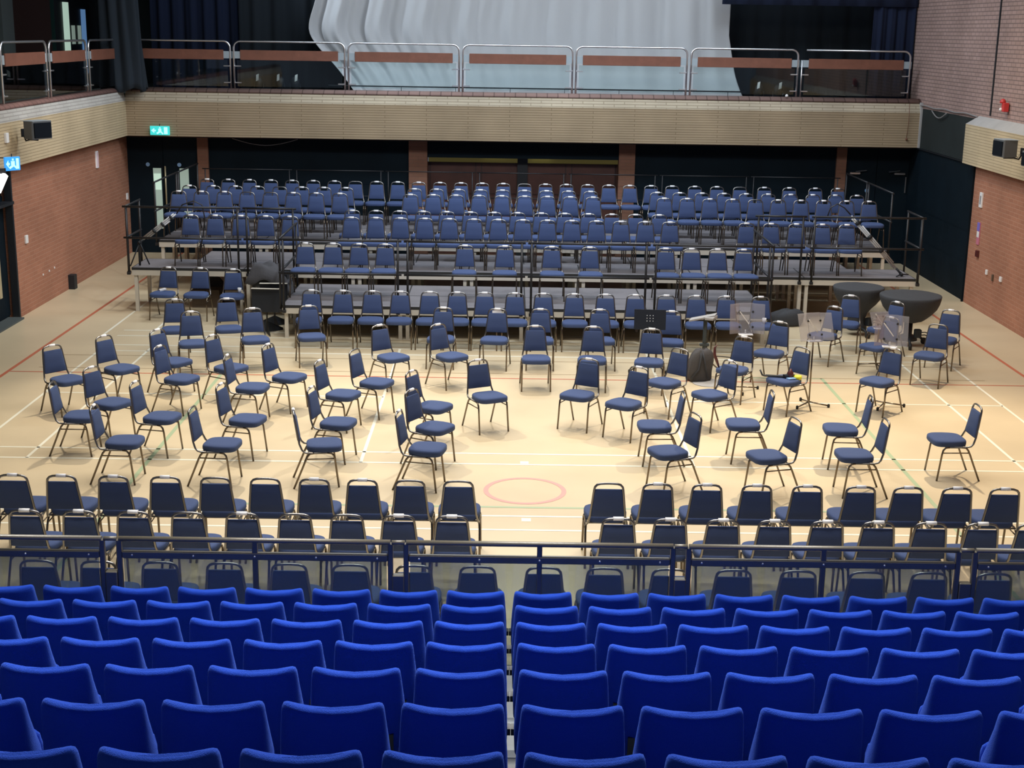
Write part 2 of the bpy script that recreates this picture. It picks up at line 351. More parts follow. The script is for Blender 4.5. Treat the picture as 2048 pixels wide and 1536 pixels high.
for k in range(n):
    a = 2*PI*k/n; vs += [(.23+.465*math.cos(a), 14.79+.465*math.sin(a), .0017), (.23+.41*math.cos(a), 14.79+.41*math.sin(a), .0017)]
f.add(vs, [(2*k, (2*k+2) % (2*n), (2*k+3) % (2*n), 2*k+1) for k in range(n)]); f.m = 0
struct('floor', f, ['floor', 'line_white', 'line_red', 'line_pink', 'line_green', 'line_brown'])

# ------------------------------------------------------------------ walls
w = MB(); w.box(-8.75, -8.5, 23.86, 31.35, 0, 2.9); struct('wall_left', w, 'brickred_y')
w = MB(); w.box(-8.95, -8.7, 10, 23.86, 0, 2.9); struct('wall_left_recess', w, 'blackwood')
w = MB(); w.box(8.9, 9.2, 10, 26.7, 0, 3.5); struct('wall_right', w, 'brickred_y')
w = MB(); w.box(8.9, 9.2, 10, 34.2, 3.5, 9.3); w.m = 1; w.box(8.88, 8.9, 26.10, 26.14, 3.6, 9.2); struct('wall_right_upper', w, ['brickpink_y', 'black'])
w = MB(); w.box(8.92, 9.15, 26.7, 31.3, 0, 2.66); w.m = 1; w.box(8.90, 9.15, 26.7, 30.6, 2.66, 3.5); w.m = 2
w.box(8.88, 8.91, 26.75, 30.6, 2.63, 2.655); w.m = 0; w.box(8.86, 8.9, 26.66, 26.7, 0, 2.66)
struct('wall_right_black_panelling', w, ['blackwood', 'greypanel', 'steel'])
w = MB()                                                     # back wall below the balcony
w.m = 1
for a, b in ((-6.92, -6.68), (-2.23, -1.82), (2.44, 2.80), (7.28, 7.50)): w.box(a, b, 31.12, 31.4, 0, 2.75)
w.m = 0
for a, b in ((-6.68, -2.23), (2.80, 7.28)): w.box(a, b, 31.2, 31.4, 0, 2.75)
w.box(-8.75, 9.2, 31.4, 31.6, 2.3, 2.9); w.box(-1.82, 2.44, 31.2, 31.55, 2.23, 2.75)
w.m = 2; w.box(-8.5, 8.9, 30.98, 31.2, 2.60, 2.66)
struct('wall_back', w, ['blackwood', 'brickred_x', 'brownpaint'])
# double doors in the back wall: black pair at the left, black pair at the right, red pair in the middle
def door(n, x0, x1, z1, y, m, gap=.006):
    d = MB(); mid = (x0+x1)/2
    d.box(x0, mid-gap, y, y+.05, 0.01, z1); d.box(mid+gap, x1, y, y+.05, .01, z1); d.box(x0, x1, y+.05, y+.1, 0, z1+.02)
    return struct('door_%d' % n, d, m)
d1 = door(1, -8.5, -6.92, 2.6, 31.22, 'blackwood')
g = MB(); g.box(-7.94, -7.76, 31.205, 31.222, .55, 1.90); g.build('vision_panel', 'visionglass', d1, label='lit narrow glass vision panel')
g = MB(); g.box(-7.93, -7.77, 31.195, 31.206, 1.42, 1.78); g.build('notice', 'visionbright', d1)
g = MB(); g.box(-7.35, -7.15, 31.205, 31.222, 1.40, 1.90); g.box(-7.28, -7.12, 31.205, 31.222, .62, .95); g.build('vision_panel', 'visionglass', d1)
g = MB(); g.tube([(-7.66, 31.17, 1.0), (-7.66, 31.17, 1.95)], .018); g.tube([(-7.66, 31.17, 1.05), (-7.66, 31.23, 1.05)], .012); g.tube([(-7.66, 31.17, 1.9), (-7.66, 31.23, 1.9)], .012); g.build('pull_handle', 'brass', d1)
for x in (-8.05, -7.35): g = MB(); g.lathe([(.045, 0), (.045, .008)], 16); o = g.build('door_disc', 'bluewht', d1); o.location = (x, 31.21, 1.98); o.rotation_euler = (PI/2, 0, 0)
d2 = door(2, 7.50, 8.92, 2.6, 31.22, 'blackwood')
for x, s in ((7.72, 1), (8.72, -1)):
    g = MB(); g.cbox(x-.12, x+.12, 31.15, 31.22, 2.0, 2.05, .01); g.obox((x+.13*s, 31.15, 2.08), (.13, .02, .012), (0,.01,0), (0,0,.008)); g.build('door_closer', 'chrome', d2)
g = MB(); g.lathe([(.045, 0), (.045, .008)], 16); o = g.build('door_disc', 'bluewht', d2); o.location = (8.02, 31.21, 1.64); o.rotation_euler = (PI/2, 0, 0)
g = MB(); g.box(8.86, 8.88, 31.19, 31.22, 1.6, 1.95); g.build('pull_handle', 'chrome', d2)
d3 = MB(); y = 31.62
d3.box(-1.95, 2.6, y, y+.1, 0, 2.09); d3.m = 1
for a in (-1.78, -.75, -.62, .22, .36, 1.28, 1.42, 2.40): d3.box(a-.012, a+.012, y-.012, y, 0, 2.08)
d3.box(-1.95, 2.6, y-.015, y, 1.40, 1.415)
d3.m = 2; d3.box(.19, .42, y-.09, y, 0, 2.26)
struct('door_3', d3, ['redwood', 'brownpaint', 'black'])
g = MB(); g.box(-1.9, 2.6, 33.0, 33.1, 1.2, 2.9); g.m = 1; g.box(-.6, -.1, 32.95, 33.0, 2.12, 2.16); g.box(.5, 1.0, 32.9, 33.0, 2.13, 2.18); g.box(-.3, .15, 32.95, 33.0, 2.16, 2.19)
struct('wall_lobby', g, ['yellowlit', 'yellowbright'])
g = MB(); g.box(-1.95, 2.6, 31.7, 33.1, 1.0, 1.1); struct('lobby_sill', g, 'brownpaint')
# side door at the far left edge
d4 = MB(); d4.box(-8.72, -8.66, 21.6, 23.8, 0.05, 2.12); d4.m = 1; d4.box(-8.62, -8.5, 23.80, 23.86, 0, 2.66); d4.box(-8.70, -8.48, 21.6, 23.86, 1.98, 2.03); d4.m = 2; d4.box(-8.7, -8.40, 21.6, 23.72, 0, .03)
d4 = struct('door_4', d4, ['blackwood', 'black', 'greycol'])
g = MB(); g.cbox(-8.62, -8.57, 23.15, 23.25, .45, 1.62, .01); g.box(-8.66, -8.61, 23.17, 23.23, .55, .62); g.box(-8.66, -8.61, 23.17, 23.23, 1.45, 1.52); g.build('pull_handle', 'brass', d4, label='long pale pull handle')
g = MB(); g.lathe([(.04, 0), (.04, .01)], 14); o = g.build('door_disc', 'bluewht', d4); o.location = (-8.655, 23.35, 1.82); o.rotation_euler = (0, PI/2, 0)

# ------------------------------------------------------------------ balcony round the hall
def fascia_back(y, x0, x1):
    prof = [(0.0, 2.66), (0.0, 3.40), (.10, 3.60), (.5, 3.60), (.5, 2.66)]
    m_ = MB(); m_.box(x0, x1, y, y+.48, 2.66, 3.40); m_.m = 1
    m_.add([(x0,y,3.40),(x1,y,3.40),(x1,y+.10,3.60),(x0,y+.10,3.60),(x1,y+.48,3.40),(x0,y+.48,3.40),(x1,y+.48,3.60),(x0,y+.48,3.60)],
           [(0,1,2,3),(3,2,6,7),(1,4,6,2),(5,0,3,7),(4,5,7,6)])
    return m_
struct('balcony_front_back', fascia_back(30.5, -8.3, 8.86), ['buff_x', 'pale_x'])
g = MB(); rr = [[(x, 30.58+.2+.2*math.cos(a), 3.60+.09*math.sin(a)) for a in [PI*k/8 for k in range(9)]] for x in (-8.3, 8.9)]
g.loft(rr, True); g.build('trim_1', 'coping_x', None, kind='structure')
g = MB(); g.box(8.86, 8.9, 30.45, 31.0, 2.66, 3.62); struct('trim_2', g, 'conc')
g = MB(); g.box(-8.5, -8.28, 10, 30.5, 2.66, 3.40); g.m = 1
g.add([(-8.28,10,3.40),(-8.28,30.5,3.40),(-8.33,30.55,3.60),(-8.33,10,3.60),(-8.75,10,3.60),(-8.75,30.5,3.60)], [(0,1,2,3),(3,2,5,4)])
struct('balcony_front_left', g, ['buff_y', 'pale_y'])
g = MB(); rr = [[(-8.47+.15*math.cos(a), y, 3.60+.09*math.sin(a)) for a in [PI*k/8 for k in range(9)]] for y in (10, 30.7)]
g.loft(rr, True); g.build('trim_3', 'coping', None, kind='structure')
g = MB(); g.box(8.72, 8.92, 10, 26.95, 2.66, 3.40); g.m = 1
g.add([(8.72,10,3.40),(8.72,26.95,3.40),(8.9,26.75,3.56),(8.9,10,3.56),(8.92,26.95,3.40)], [(0,3,2,1),(1,2,4)])
struct('ledge_right', g, ['buff_y', 'conc'])
g = MB(); g.box(-12.5, -8.5, 10, 37.6, 2.9, 3.50); g.box(-8.5, 9.2, 30.98, 37.6, 2.75, 3.52); struct('balcony_floor', g, 'balfloor')
# room behind the left balcony: dark walls, columns and lit glazed doors
g = MB(); g.box(-11.2, -11.0, 10, 37.6, 3.5, 9.3); g.m = 1; g.box(-11.0, -10.9, 30.9, 34.0, 3.5, 9.2); g.m = 2; g.box(-11.0, -10.6, 29.9, 30.6, 3.5, 9.2)
struct('wall_balcony_left', g, ['greenpaint', 'brownpaint', 'greycol'])
g = MB(); g.box(-12.5, 9.2, 37.4, 37.6, 3.5, 9.3); struct('wall_balcony_back', g, 'black')
d5 = MB(); d5.box(-11.0, -10.93, 34.6, 37.2, 3.52, 5.75); d5 = struct('door_5', d5, 'black')
for (y0, y1, z0, z1, m_, nm) in ((35.0, 35.42, 4.0, 5.5, 'visionbright', 'lit notice strip'), (36.45, 36.8, 3.75, 5.35, 'visionblue', 'blue lit pane'),
                                 (35.62, 35.85, 4.5, 4.95, 'visionglass', 'grey pane'), (36.12, 36.35, 4.5, 4.95, 'visionglass', 'grey pane')):
    q = MB(); q.box(-10.92, -10.9, y0, y1, z0, z1); q.build('vision_panel', m_, d5, label=nm)
# ceiling
g = MB(); g.box(-12.5, 9.2, -2, 37.6, 9.3, 9.5); struct('ceiling', g, 'ceil')

# ------------------------------------------------------------------ balustrade panels: hoop, clamps, timber board, glass
def balustrade(a, b, axis, fixed, base, top, label, glass_m, left_post=True, right_post=True):
    """a..b along axis ('x' or 'y'), fixed = the other coordinate"""
    L = b-a
    loc = (a, fixed, base) if axis == 'x' else (fixed, a, base)
    t = thing('balustrade_panel', label, 'railing', loc, 0 if axis == 'x' else PI/2, 'polished steel balustrade panels along the balcony')
    H = top-base; R = .14
    pts = ([(0, 0, 0), (0, 0, H-R)] if left_post else [(R*.6, 0, H)])
    if left_post: pts += arc((R, 0, H-R), R, 180, 90, 6)[1:]
    if right_post: pts += arc((L-R, 0, H-R), R, 90, 0, 6) + [(L, 0, 0)]
    else: pts += [(L, 0, H)]
    q = MB(); q.tube(pts, .022, 10)
    if not left_post: q.tube([(0, 0, 0), (0, 0, H-.22)], .018, 8)
    q.build('hoop', 'chrome', t)
    q = MB(); q.cbox(.14, L-.14, -.03, .0, .60, .81, .004); q.build('timber_board', 'timber', t, label='red-brown timber board')
    for s in (0, 1):
        x0 = -.03 if s == 0 else L-.15
        q = MB(); q.box(x0, x0+.18, -.012, .012, .63, .78); q.build('bracket_plate', 'speakertop', t)
        for z in (.12, .47):
            q = MB(); q.cbox(.0 if s == 0 else L-.15, .15 if s == 0 else L, -.03, .03, z-.012, z+.012, .004); q.build('glass_clamp', 'chrome', t)
    q = MB(); q.box(.06, L-.06, -.005, .005, .04, .60); q.build('glass_pane', glass_m, t)
    return t
bx = [(-8.45, -6.05), (-5.97, -3.58), (-3.50, -1.11), (-1.03, 1.34), (1.42, 3.81), (3.90, 6.21), (6.30, 8.63)]
nm = ['behind the dark corner drape', 'left of the white cloth with lamps behind its glass', 'over the swept left side of the white cloth', 'just left of the centre of the white cloth',
      'just right of the centre of the white cloth', 'across the right edge of the white cloth', 'with broken hoop joint at the right end']
for i, ((a, b), l) in enumerate(zip(bx, nm)):
    balustrade(a, b, 'x', 30.78, 3.69, 4.68, 'polished steel and glass balcony panel '+l, 'glassclear', left_post=(i != 6))
by = [(20.7, 23.2), (23.38, 25.68), (25.84, 28.10), (28.27, 30.4)]
for (a, b), l in zip(by[1:], ('at the far left edge of the picture', 'in the middle of the left balcony', 'partly hidden by the corner drape')):
    balustrade(a, b, 'y', -8.36, 3.69, 4.68, 'polished steel and glass balcony panel '+l, 'glassclear')

# ------------------------------------------------------------------ drapes and the white cloth behind the balcony
def cloth(name, fn, nu, nv, mname, thick=.012):
    q = MB(); vs = []; fs = []
    for j in range(nv+1):
        for i in range(nu+1): vs.append(fn(i/nu, j/nv))
    for j in range(nv):
        for i in range(nu):
            a = j*(nu+1)+i; fs.append((a, a+1, a+nu+2, a+nu+1))
    q.add(vs, fs, True); o = q.build(name, mname)
    md = o.modifiers.new('thickness', 'SOLIDIFY'); md.thickness = thick
    return o
def cyc(u, v):                                              # v = 0 top, 1 bottom
    z = 8.6 - v*5.05
    wl = max(0, 1-u*1.6)**1.5
    low = max(0, (4.95-z)/1.4)
    xl = -4.30 - .28*math.exp(-((z-4.95)/.6)**2) + 0.0
    x = xl + u*(4.92-xl)
    x += wl*(.80*low**1.7) + .10*max(0, (5.6-z)/2)*wl
    x += .28*u**8*low
    fold = .085*math.sin(u*62+1.2*math.sin(u*9)) * (0.30+1.3*wl) * (.5+.5*v) + .030*math.sin(u*185+z*.9)*(.18+1.2*wl) + .022*math.sin(u*118+2*math.sin(z))*(.35+.8*u) + .035*math.sin(u*27+z*.7)*(.4+wl) + .05*math.exp(-((u-.84)/.03)**2) - .05*math.exp(-((u-.90)/.02)**2)
    y = 32.3 - .9*max(0, (v-.86)/.14)**2 + fold
    return (x, y, max(z, 3.56 + .02*math.sin(u*40)))
tag(cloth('backdrop_cloth', cyc, 420, 50, 'cyc', .01), 'large off-white backdrop cloth hanging behind the balcony rail', 'curtain')
def flatdrape(x0, x1, y, z0, z1, amp, fr, ph=0):
    return lambda u, v: (x0+(x1-x0)*u, y + amp*math.sin(u*fr+ph) + .4*amp*math.sin(u*fr*2.3+1+ph), z1-(z1-z0)*v)
tag(cloth('stage_drape', flatdrape(-8.4, -6.2, 33.4, 3.53, 9.2, .05, 40), 60, 2, 'bluedrape'), 'navy drape hanging at the left of the balcony backdrop', 'curtain', 'dark drapes behind the balcony')
tag(cloth('stage_drape', flatdrape(-6.3, -3.2, 33.2, 3.53, 9.2, .04, 36), 60, 2, 'drape'), 'black drape beside the left edge of the white cloth', 'curtain', 'dark drapes behind the balcony')
tag(cloth('stage_drape', flatdrape(3.6, 8.89, 33.2, 3.53, 9.2, .04, 48), 80, 2, 'drape'), 'black drape beside the right edge of the white cloth', 'curtain', 'dark drapes behind the balcony')
tag(cloth('stage_drape', flatdrape(7.95, 8.87, 31.5, 3.53, 9.2, .03, 24), 40, 2, 'bluedrape'), 'navy drape against the pink brick wall at the right', 'curtain', 'dark drapes behind the balcony')
tag(cloth('stage_valance', flatdrape(4.6, 8.88, 31.4, 5.62, 6.6, .03, 40), 60, 2, 'bluedrape'), 'narrow blue valance at the top right edge of the picture', 'curtain')
def bundle(u, v):                                           # gathered drape at the corner of the balcony
    z = 9.2 - v*5.56
    k = max(0, (6.2-z)/2.7)
    cx = -8.33 + .08*k**1.3; cyy = 30.25 + .12*k
    a = 2*PI*u; r = .27 + .09*v + .045*math.sin(a*11+v*2) + .03*math.sin(a*4+5*v)
    return (cx + r*1.25*math.cos(a), cyy + r*.8*math.sin(a), z + .05*math.sin(a*5)*(v > .97))
tag(cloth('gathered_drape', bundle, 120, 40, 'drape', .008), 'black gathered drape hanging over the left balcony corner', 'curtain')

# ------------------------------------------------------------------ fixtures on walls and fascias
def sign(x, y, z, w_, h_, m1, label, side):
    t = thing('exit_sign', label, 'sign', (x, y, z), 0 if side == 'back' else PI/2)
    q = MB(); q.cbox(-w_/2, w_/2, -.02, .02, 0, h_, .006); q.build('sign_box', m1, t)
    q = MB()                                                # arrow, running figure and doorway pictogram
    q.add([(-w_*.44, -.023, h_*.5), (-w_*.28, -.023, h_*.22), (-w_*.28, -.023, h_*.78)], [(0,1,2)]); q.box(-w_*.28, -w_*.20, -.024, -.021, h_*.42, h_*.58)
    q.box(-.03, .035, -.024, -.021, h_*.40, h_*.70); q.box(-.01, .02, -.024, -.021, h_*.74, h_*.88)
    q.obox((-.03, -.0225, h_*.28), (.035, 0, .02), (0, .0015, 0), (-.01, 0, .014)); q.obox((.04, -.0225, h_*.28), (.03, 0, -.03), (0, .0015, 0), (.01, 0, .01))
    q.box(w_*.22, w_*.40, -.024, -.021, h_*.12, h_*.88); q.build('pictogram', 'signwhite', t)
    q = MB(); q.tube([(0, .0, h_), (0, .0, h_+.05)], .008, 6); q.box(-.05, .05, .02, .08, h_*.3, h_*.7); q.build('bracket', 'steel', t)
    return t
sign(-7.55, 30.42, 2.69, .42, .19, 'signgreen', 'green illuminated running man exit sign on the buff brick balcony front', 'back')
t = sign(-8.02, 22.60, 2.68, .27, .22, 'signblue', 'blue glowing exit sign under the left balcony front', 'side')
t.rotation_euler = (0, 0, math.radians(50))
q = MB(); q.tube([(0, 0, .2), (-.167, .199, .2)], .009, 6); q.cbox(-.20, -.15, .17, .21, .16, .24, .004); q.build('wall_arm', 'steel', t)
t = thing('floodlight', 'white floodlight with black bracket at the far left edge', 'lamp', (-8.0, 21.9, 2.5))
q = MB(); q.obox((0, .05, .05), (.05, .05, .13), (.07, -.06, 0), (-.02, 0, .02)); q.build('lamp_head', 'lampwhite', t)
q = MB(); q.obox((.0, .1, .23), (.06, .05, 0), (.0, .03, 0), (0, 0, .04)); q.build('bracket', 'black', t)
def speaker(label, loc, rz, flip=1):
    t = thing('wall_speaker', label, 'loudspeaker', loc, rz, 'grey loudspeakers on the balcony fronts')
    # local -y is the grille, the cabinet narrows towards the back
    rings = []
    for y_, hw, z0, z1 in ((-.20, .27, 0, .38), (-.17, .285, -.005, .385), (.16, .19, .0, .38), (.18, .17, .01, .37)):
        rings.append([(-hw, y_, z0), (hw, y_, z0), (hw, y_, z1), (-hw, y_, z1)])
    q = MB(); q.loft(rings, False); q.build('cabinet', 'speaker', t)
    q = MB(); q.cbox(-.245, .245, -.225, -.195, .03, .355, .006); q.build('grille', 'grille', t)
    q = MB(); q.cbox(-.27, .27, -.20, .17, .385, .395, .002); q.build('top_panel', 'speakertop', t)
    q = MB(); q.tube([(0, .15, -.02), (0, .32, -.06), (0, .40, .10)], .02, 8); q.cbox(-.06, .06, .36, .40, .02, .2, .005); q.tube([(0, -.05, -.03), (0, .2, -.03)], .018, 8); q.build('wall_bracket', 'black', t)
    q = MB(); q.tube([(.05, .18, .1)] + [(.05+.02*math.sin(k), .2+.02*k, .1-.12*math.sin(k*PI/6)) for k in range(1, 6)] + [(.05, .38, .05)], .006, 6); q.build('cable', 'cable', t)
    return t
speaker('grey loudspeaker on the left balcony front facing the stage', (-7.92, 23.55, 3.12), math.radians(62)).scale = (.76, .76, .76)
speaker('grey loudspeaker on the right wall ledge turned to the left', (8.20, 23.15, 3.10), math.radians(-85)).scale = (.72, .72, .72)
speaker('black loudspeaker cut off by the right edge of the picture', (8.42, 22.5, 3.0), math.radians(-85)).scale = (.6, .6, .6)
t = thing('fire_alarm', 'red fire alarm sounder on the pink brick wall at the right', 'alarm', (8.88, 25.2, 3.72))
q = MB(); q.cbox(-.10, 0, -.06, .06, 0, .16, .01); q.build('call_box', 'red', t)
q = MB(); q.lathe([(.05, 0), (.055, .03), (.03, .07), (0.002, .08)], 16, (-.08, .06, .15)); q.build('sounder', 'red', t)
q = MB(); q.lathe([(.03, 0), (.03, .03), (.01, .05)], 12, (-.11, .05, .02)); q.build('beacon', 'white', t)
def flat(name, label, cat, x0, x1, y0, y1, z0, z1, m_, parts=()):
    q = MB(); q.cbox(x0, x1, y0, y1, z0, z1, min(.003, abs(x1-x0)/3, abs(y1-y0)/3)); o = q.build(name, m_); tag(o, label, cat)
    for nm_, b, mm in parts: q = MB(); q.box(*b); q.build(nm_, mm, o)
    return o
flat('wall_notice', 'small white notice high on the right brick wall', 'sign', 8.87, 8.9, 26.08, 26.22, 1.90, 2.18, 'white', [('printed_text', (8.866, 8.87, 26.12, 26.18, 1.96, 2.12), 'cable')])
flat('poster', 'violet, white and pink poster on the right brick wall', 'poster', 8.88, 8.9, 26.06, 26.2, 1.20, 1.62, 'posterpink', [('upper_print', (8.876, 8.88, 26.06, 26.2, 1.46, 1.62), 'posterblue'), ('white_band', (8.876, 8.88, 26.07, 26.19, 1.34, 1.45), 'white')])
flat('call_point', 'dark red box on the right brick wall below the poster', 'alarm', 8.85, 8.9, 26.0, 26.1, .98, 1.1, 'maroon')
flat('wall_socket', 'white wall socket on the right wall further from the stage', 'socket', 8.87, 8.9, 24.66, 24.75, .74, .83, 'white')
flat('wall_socket', 'white wall socket on the right wall near the black panelling', 'socket', 8.87, 8.9, 25.43, 25.50, .74, .83, 'white')
flat('cable_outlet', 'brown cable outlet between the two sockets on the right wall', 'socket', 8.87, 8.9, 25.1, 25.15, .68, .8, 'card')
flat('thermometer_strip', 'tall pale strip panel high on the left brick wall', 'sign', -8.5, -8.47, 28.78, 28.92, 2.12, 2.46, 'paper', [('red_scale', (-8.47, -8.466, 28.82, 28.83, 2.14, 2.44), 'posterpink'), ('red_scale', (-8.47, -8.466, 28.87, 28.88, 2.14, 2.44), 'posterpink')])
flat('junction_box', 'small white box on the left balcony front beside the loudspeaker', 'box', -8.28, -8.24, 23.05, 23.17, 3.08, 3.24, 'white')
flat('light_switch', 'white light switch on the left wall near the far corner', 'switch', -8.5, -8.47, 30.93, 31.03, 1.22, 1.36, 'white')
flat('wall_socket', 'white switch plate on the left wall beside the side door', 'switch', -8.5, -8.47, 24.29, 24.41, 1.23, 1.37, 'white')
flat('door_stop', 'black door stop box standing at the foot of the left wall', 'door stop', -8.5, -8.38, 26.55, 26.72, 0, .28, 'black')
for k, (yy, zz) in enumerate(((25.1, .52), (25.45, .53), (25.75, .54))):
    flat('wall_plug', 'tiny white plug low on the left wall, %s from the side door' % ordinal(k+1), 'plug', -8.5, -8.485, yy, yy+.035, zz, zz+.035, 'white')
q = MB(); q.tube([(8.60, 30.44, 3.6), (8.62, 30.46, 3.2), (8.60, 30.46, 2.86)], .006, 6); o = q.build('pull_cord', 'reddish'); tag(o, 'thin brown pull cord at the right end of the balcony front', 'cord')
q = MB(); q.lathe([(.003, -.03), (.025, -.01), (.025, .01), (.003, .03)], 10, (8.60, 30.46, 2.84)); q.build('cord_knob', 'reddish', o)
q = MB(); q.tube([(8.86, 30.5-.15*k, 3.56+.012*math.sin(k*.7)) for k in range(26)], .014, 6); o = q.build('loose_cable', 'cable'); tag(o, 'grey cable running along the top of the dark panel', 'cable')
q = MB(); q.tube([(8.84, 29.6-.1*k, 3.5-.12*math.sin(k*PI/10)) for k in range(11)], .012, 6); o = q.build('loose_cable', 'cable'); tag(o, 'sagging grey cable loop on the dark panel top', 'cable')
q = MB(); q.tube([(-6.1+.12*k, 30.95, 2.6-.14*math.sin(k*PI/12)) for k in range(13)], .008, 6); o = q.build('loose_cable', 'cable'); tag(o, 'thin cable sagging below the balcony front near the left pillar', 'cable')
q = MB(); q.lathe([(.002, 0), (.03, .006), (.035, .03), (.02, .055), (.002, .06)], 14, (5.98, 30.62, 3.69)); o = q.build('ball', 'white'); tag(o, 'small white ball on the coping near the right balcony end', 'ball')
# lanterns standing on the balcony floor
for k, (x, yy, l) in enumerate(((-5.6, 31.6, 'leftmost'), (-5.15, 31.8, 'second from left, beam upward'), (-4.8, 31.7, 'next to the white cloth'), (5.55, 31.6, 'nearest the right edge of the white cloth'), (5.95, 31.5, 'near the small white ball'))):
    t = thing('stage_lantern', 'small black stage lantern on the balcony floor, '+l, 'lamp', (x, yy, 3.54), random.uniform(-.6, .6), 'stage lanterns on the balcony floor')
    q = MB(); q.lathe([(.07, 0), (.09, .02), (.09, .22), (.05, .27), (.02, .28)], 18, (0, 0, .10)); q.build('lamp_body', 'black', t)
    q = MB(); q.tube([(-.11, 0, .24), (-.11, 0, .02), (.11, 0, .02), (.11, 0, .24)], .01, 6); q.box(-.08, .08, -.05, .05, 0, .02); q.build('yoke', 'steel', t)
    q = MB(); q.obox((.02, -.11, .36), (.03, 0, .012), (0, .004, 0), (.005, 0, .07)); q.build('barn_door', 'white', t)  # white plate painted in for the bright reflection on each lantern
# bridge rail at the back of the white cloth
t = thing('low_batten', 'thin black batten holding the foot of the white cloth', 'batten', (-4.0, 31.25, 3.70))
q = MB(); q.tube([(0, 0, .06), (9.2, 0, .06)], .016, 6); q.build('bar', 'black', t)
for k in range(8): q = MB(); q.tube([(.4+k*1.2, 0, -.08), (.4+k*1.2, 0, .06)], .006, 5); q.build('strut', 'black', t)

# ------------------------------------------------------------------ stage decks
def make_deck(h, name, loc, label, group):
    t = thing('stage_deck', label, 'stage deck', loc, 0, group)
    q = MB(); q.box(.012, 1.988, .012, .988, h-.035, h); q.build('deck_top', 'deck', t)
    q = MB(); q.box(0, 2, 0, .012, h-.045, h+.001); q.box(0, 2, .988, 1, h-.045, h+.001); q.box(0, .012, 0, 1, h-.045, h+.001); q.box(1.988, 2, 0, 1, h-.045, h+.001); q.build('edge_strip', 'rubber', t)
    q = MB(); q.box(.0, 2, .002, .05, h-.14, h-.045); q.box(0, 2, .95, .998, h-.14, h-.045); q.box(.0, .05, .05, .95, h-.14, h-.045); q.box(1.95, 2, .05, .95, h-.14, h-.045); q.build('frame', 'alu', t)
    for x in (.03, 1.91):
        for y_ in (.03, .91): q = MB(); q.box(x, x+.06, y_, y_+.06, 0, h-.14); q.build('leg', 'alu', t)
    kids(t); return t
rows_ = [(22.46, .56, -3.7, 4, 'low front platform'), (23.46, .56, -3.7, 4, 'low front platform'), (24.5, .80, -6.7, 7, 'middle platform'), (25.5, .80, -5.7, 6, 'middle platform')] + \
        [(26.52+k, 1.0, -6.7, 7, 'high rear platform') for k in range(4)]
for r_i, (yy, h, x0, n_, nm_) in enumerate(rows_):
    base = None
    dep = {0: 'front row', 1: 'rear row', 2: 'front row', 3: 'rear row', 4: 'front row', 5: 'second row', 6: 'third row', 7: 'rear row'}[r_i]
    for k in range(n_):
        l = 'grey-topped stage deck, %s from left, %s of the %s' % (ordinal(k+1), dep, nm_)
        if base is None: base = make_deck(h, 'stage_deck', (x0, yy, 0), l, 'decks of the stepped staging')
        else: dup(base, (x0+2*k, yy, 0), 0, l)
# guard rails
def guard_rail(label, p0, p1, z, h=1.09, mid=.54, posts=None, drop=.12, r=.019):
    p0, p1 = Vector((p0[0], p0[1], 0)), Vector((p1[0], p1[1], 0)); L = (p1-p0).length; d = (p1-p0).normalized()
    t = thing('guard_rail', label, 'railing', (p0.x, p0.y, z), math.atan2(d.y, d.x), 'black guard rails round the staging')
    for zz, nm_ in ((h, 'top_rail'), (mid, 'mid_rail')): q = MB(); q.tube([(0, 0, zz), (L, 0, zz)], r, 8); q.build(nm_, 'blackrail', t)
    for x in (posts or (.06, L-.06)): q = MB(); q.tube([(x, 0, -drop), (x, 0, h)], r, 8); q.cbox(x-.03, x+.03, -.03, .03, -drop, -drop+.05, .004); q.build('post', 'blackrail', t)
    return t
for k, (a, b) in enumerate(((-3.72, -1.73), (-1.69, .29), (.33, 2.32), (2.36, 4.33))):
    guard_rail('black guard rail along the low front platform, %s from left' % ordinal(k+1), (a, 22.42), (b, 22.42), .56)
guard_rail('black side guard rail at the left end of the low platform', (-3.73, 22.46), (-3.73, 24.4), .56)
guard_rail('black side guard rail at the right end of the low platform', (4.34, 22.46), (4.34, 24.4), .56)
guard_rail('long black guard rail on the left wing of the middle platform', (-6.80, 24.46), (-4.72, 24.46), .8)
guard_rail('short black guard rail between left wing and low platform', (-4.68, 24.46), (-3.74, 24.46), .8)
guard_rail('short black guard rail between low platform and right wing', (4.36, 24.46), (5.27, 24.46), .8)
guard_rail('long black guard rail on the right wing of the middle platform', (5.36, 24.46), (7.38, 24.46), .8)
guard_rail('black end rail at the left end of the middle platform', (-6.76, 24.5), (-6.76, 25.5), .8)
guard_rail('black end rail at the right end of the middle platform', (7.34, 24.5), (7.34, 25.5), .8)
for k, yy in enumerate((26.55, 28.5)):
    guard_rail('black end rail at the left end of the high platform, %s part' % ('front' if k == 0 else 'rear'), (-6.76, yy), (-6.76, yy+1.9), 1.0)
    guard_rail('black end rail at the right end of the high platform, %s part' % ('front' if k == 0 else 'rear'), (7.34, yy), (7.34, yy+1.9), 1.0)
for k in range(7):
    guard_rail('thin black rear guard rail behind the top chairs, %s from left' % ordinal(k+1), (-6.7+2*k, 30.56), (-4.74+2*k, 30.56), 1.0, h=.97, mid=.42, r=.012)

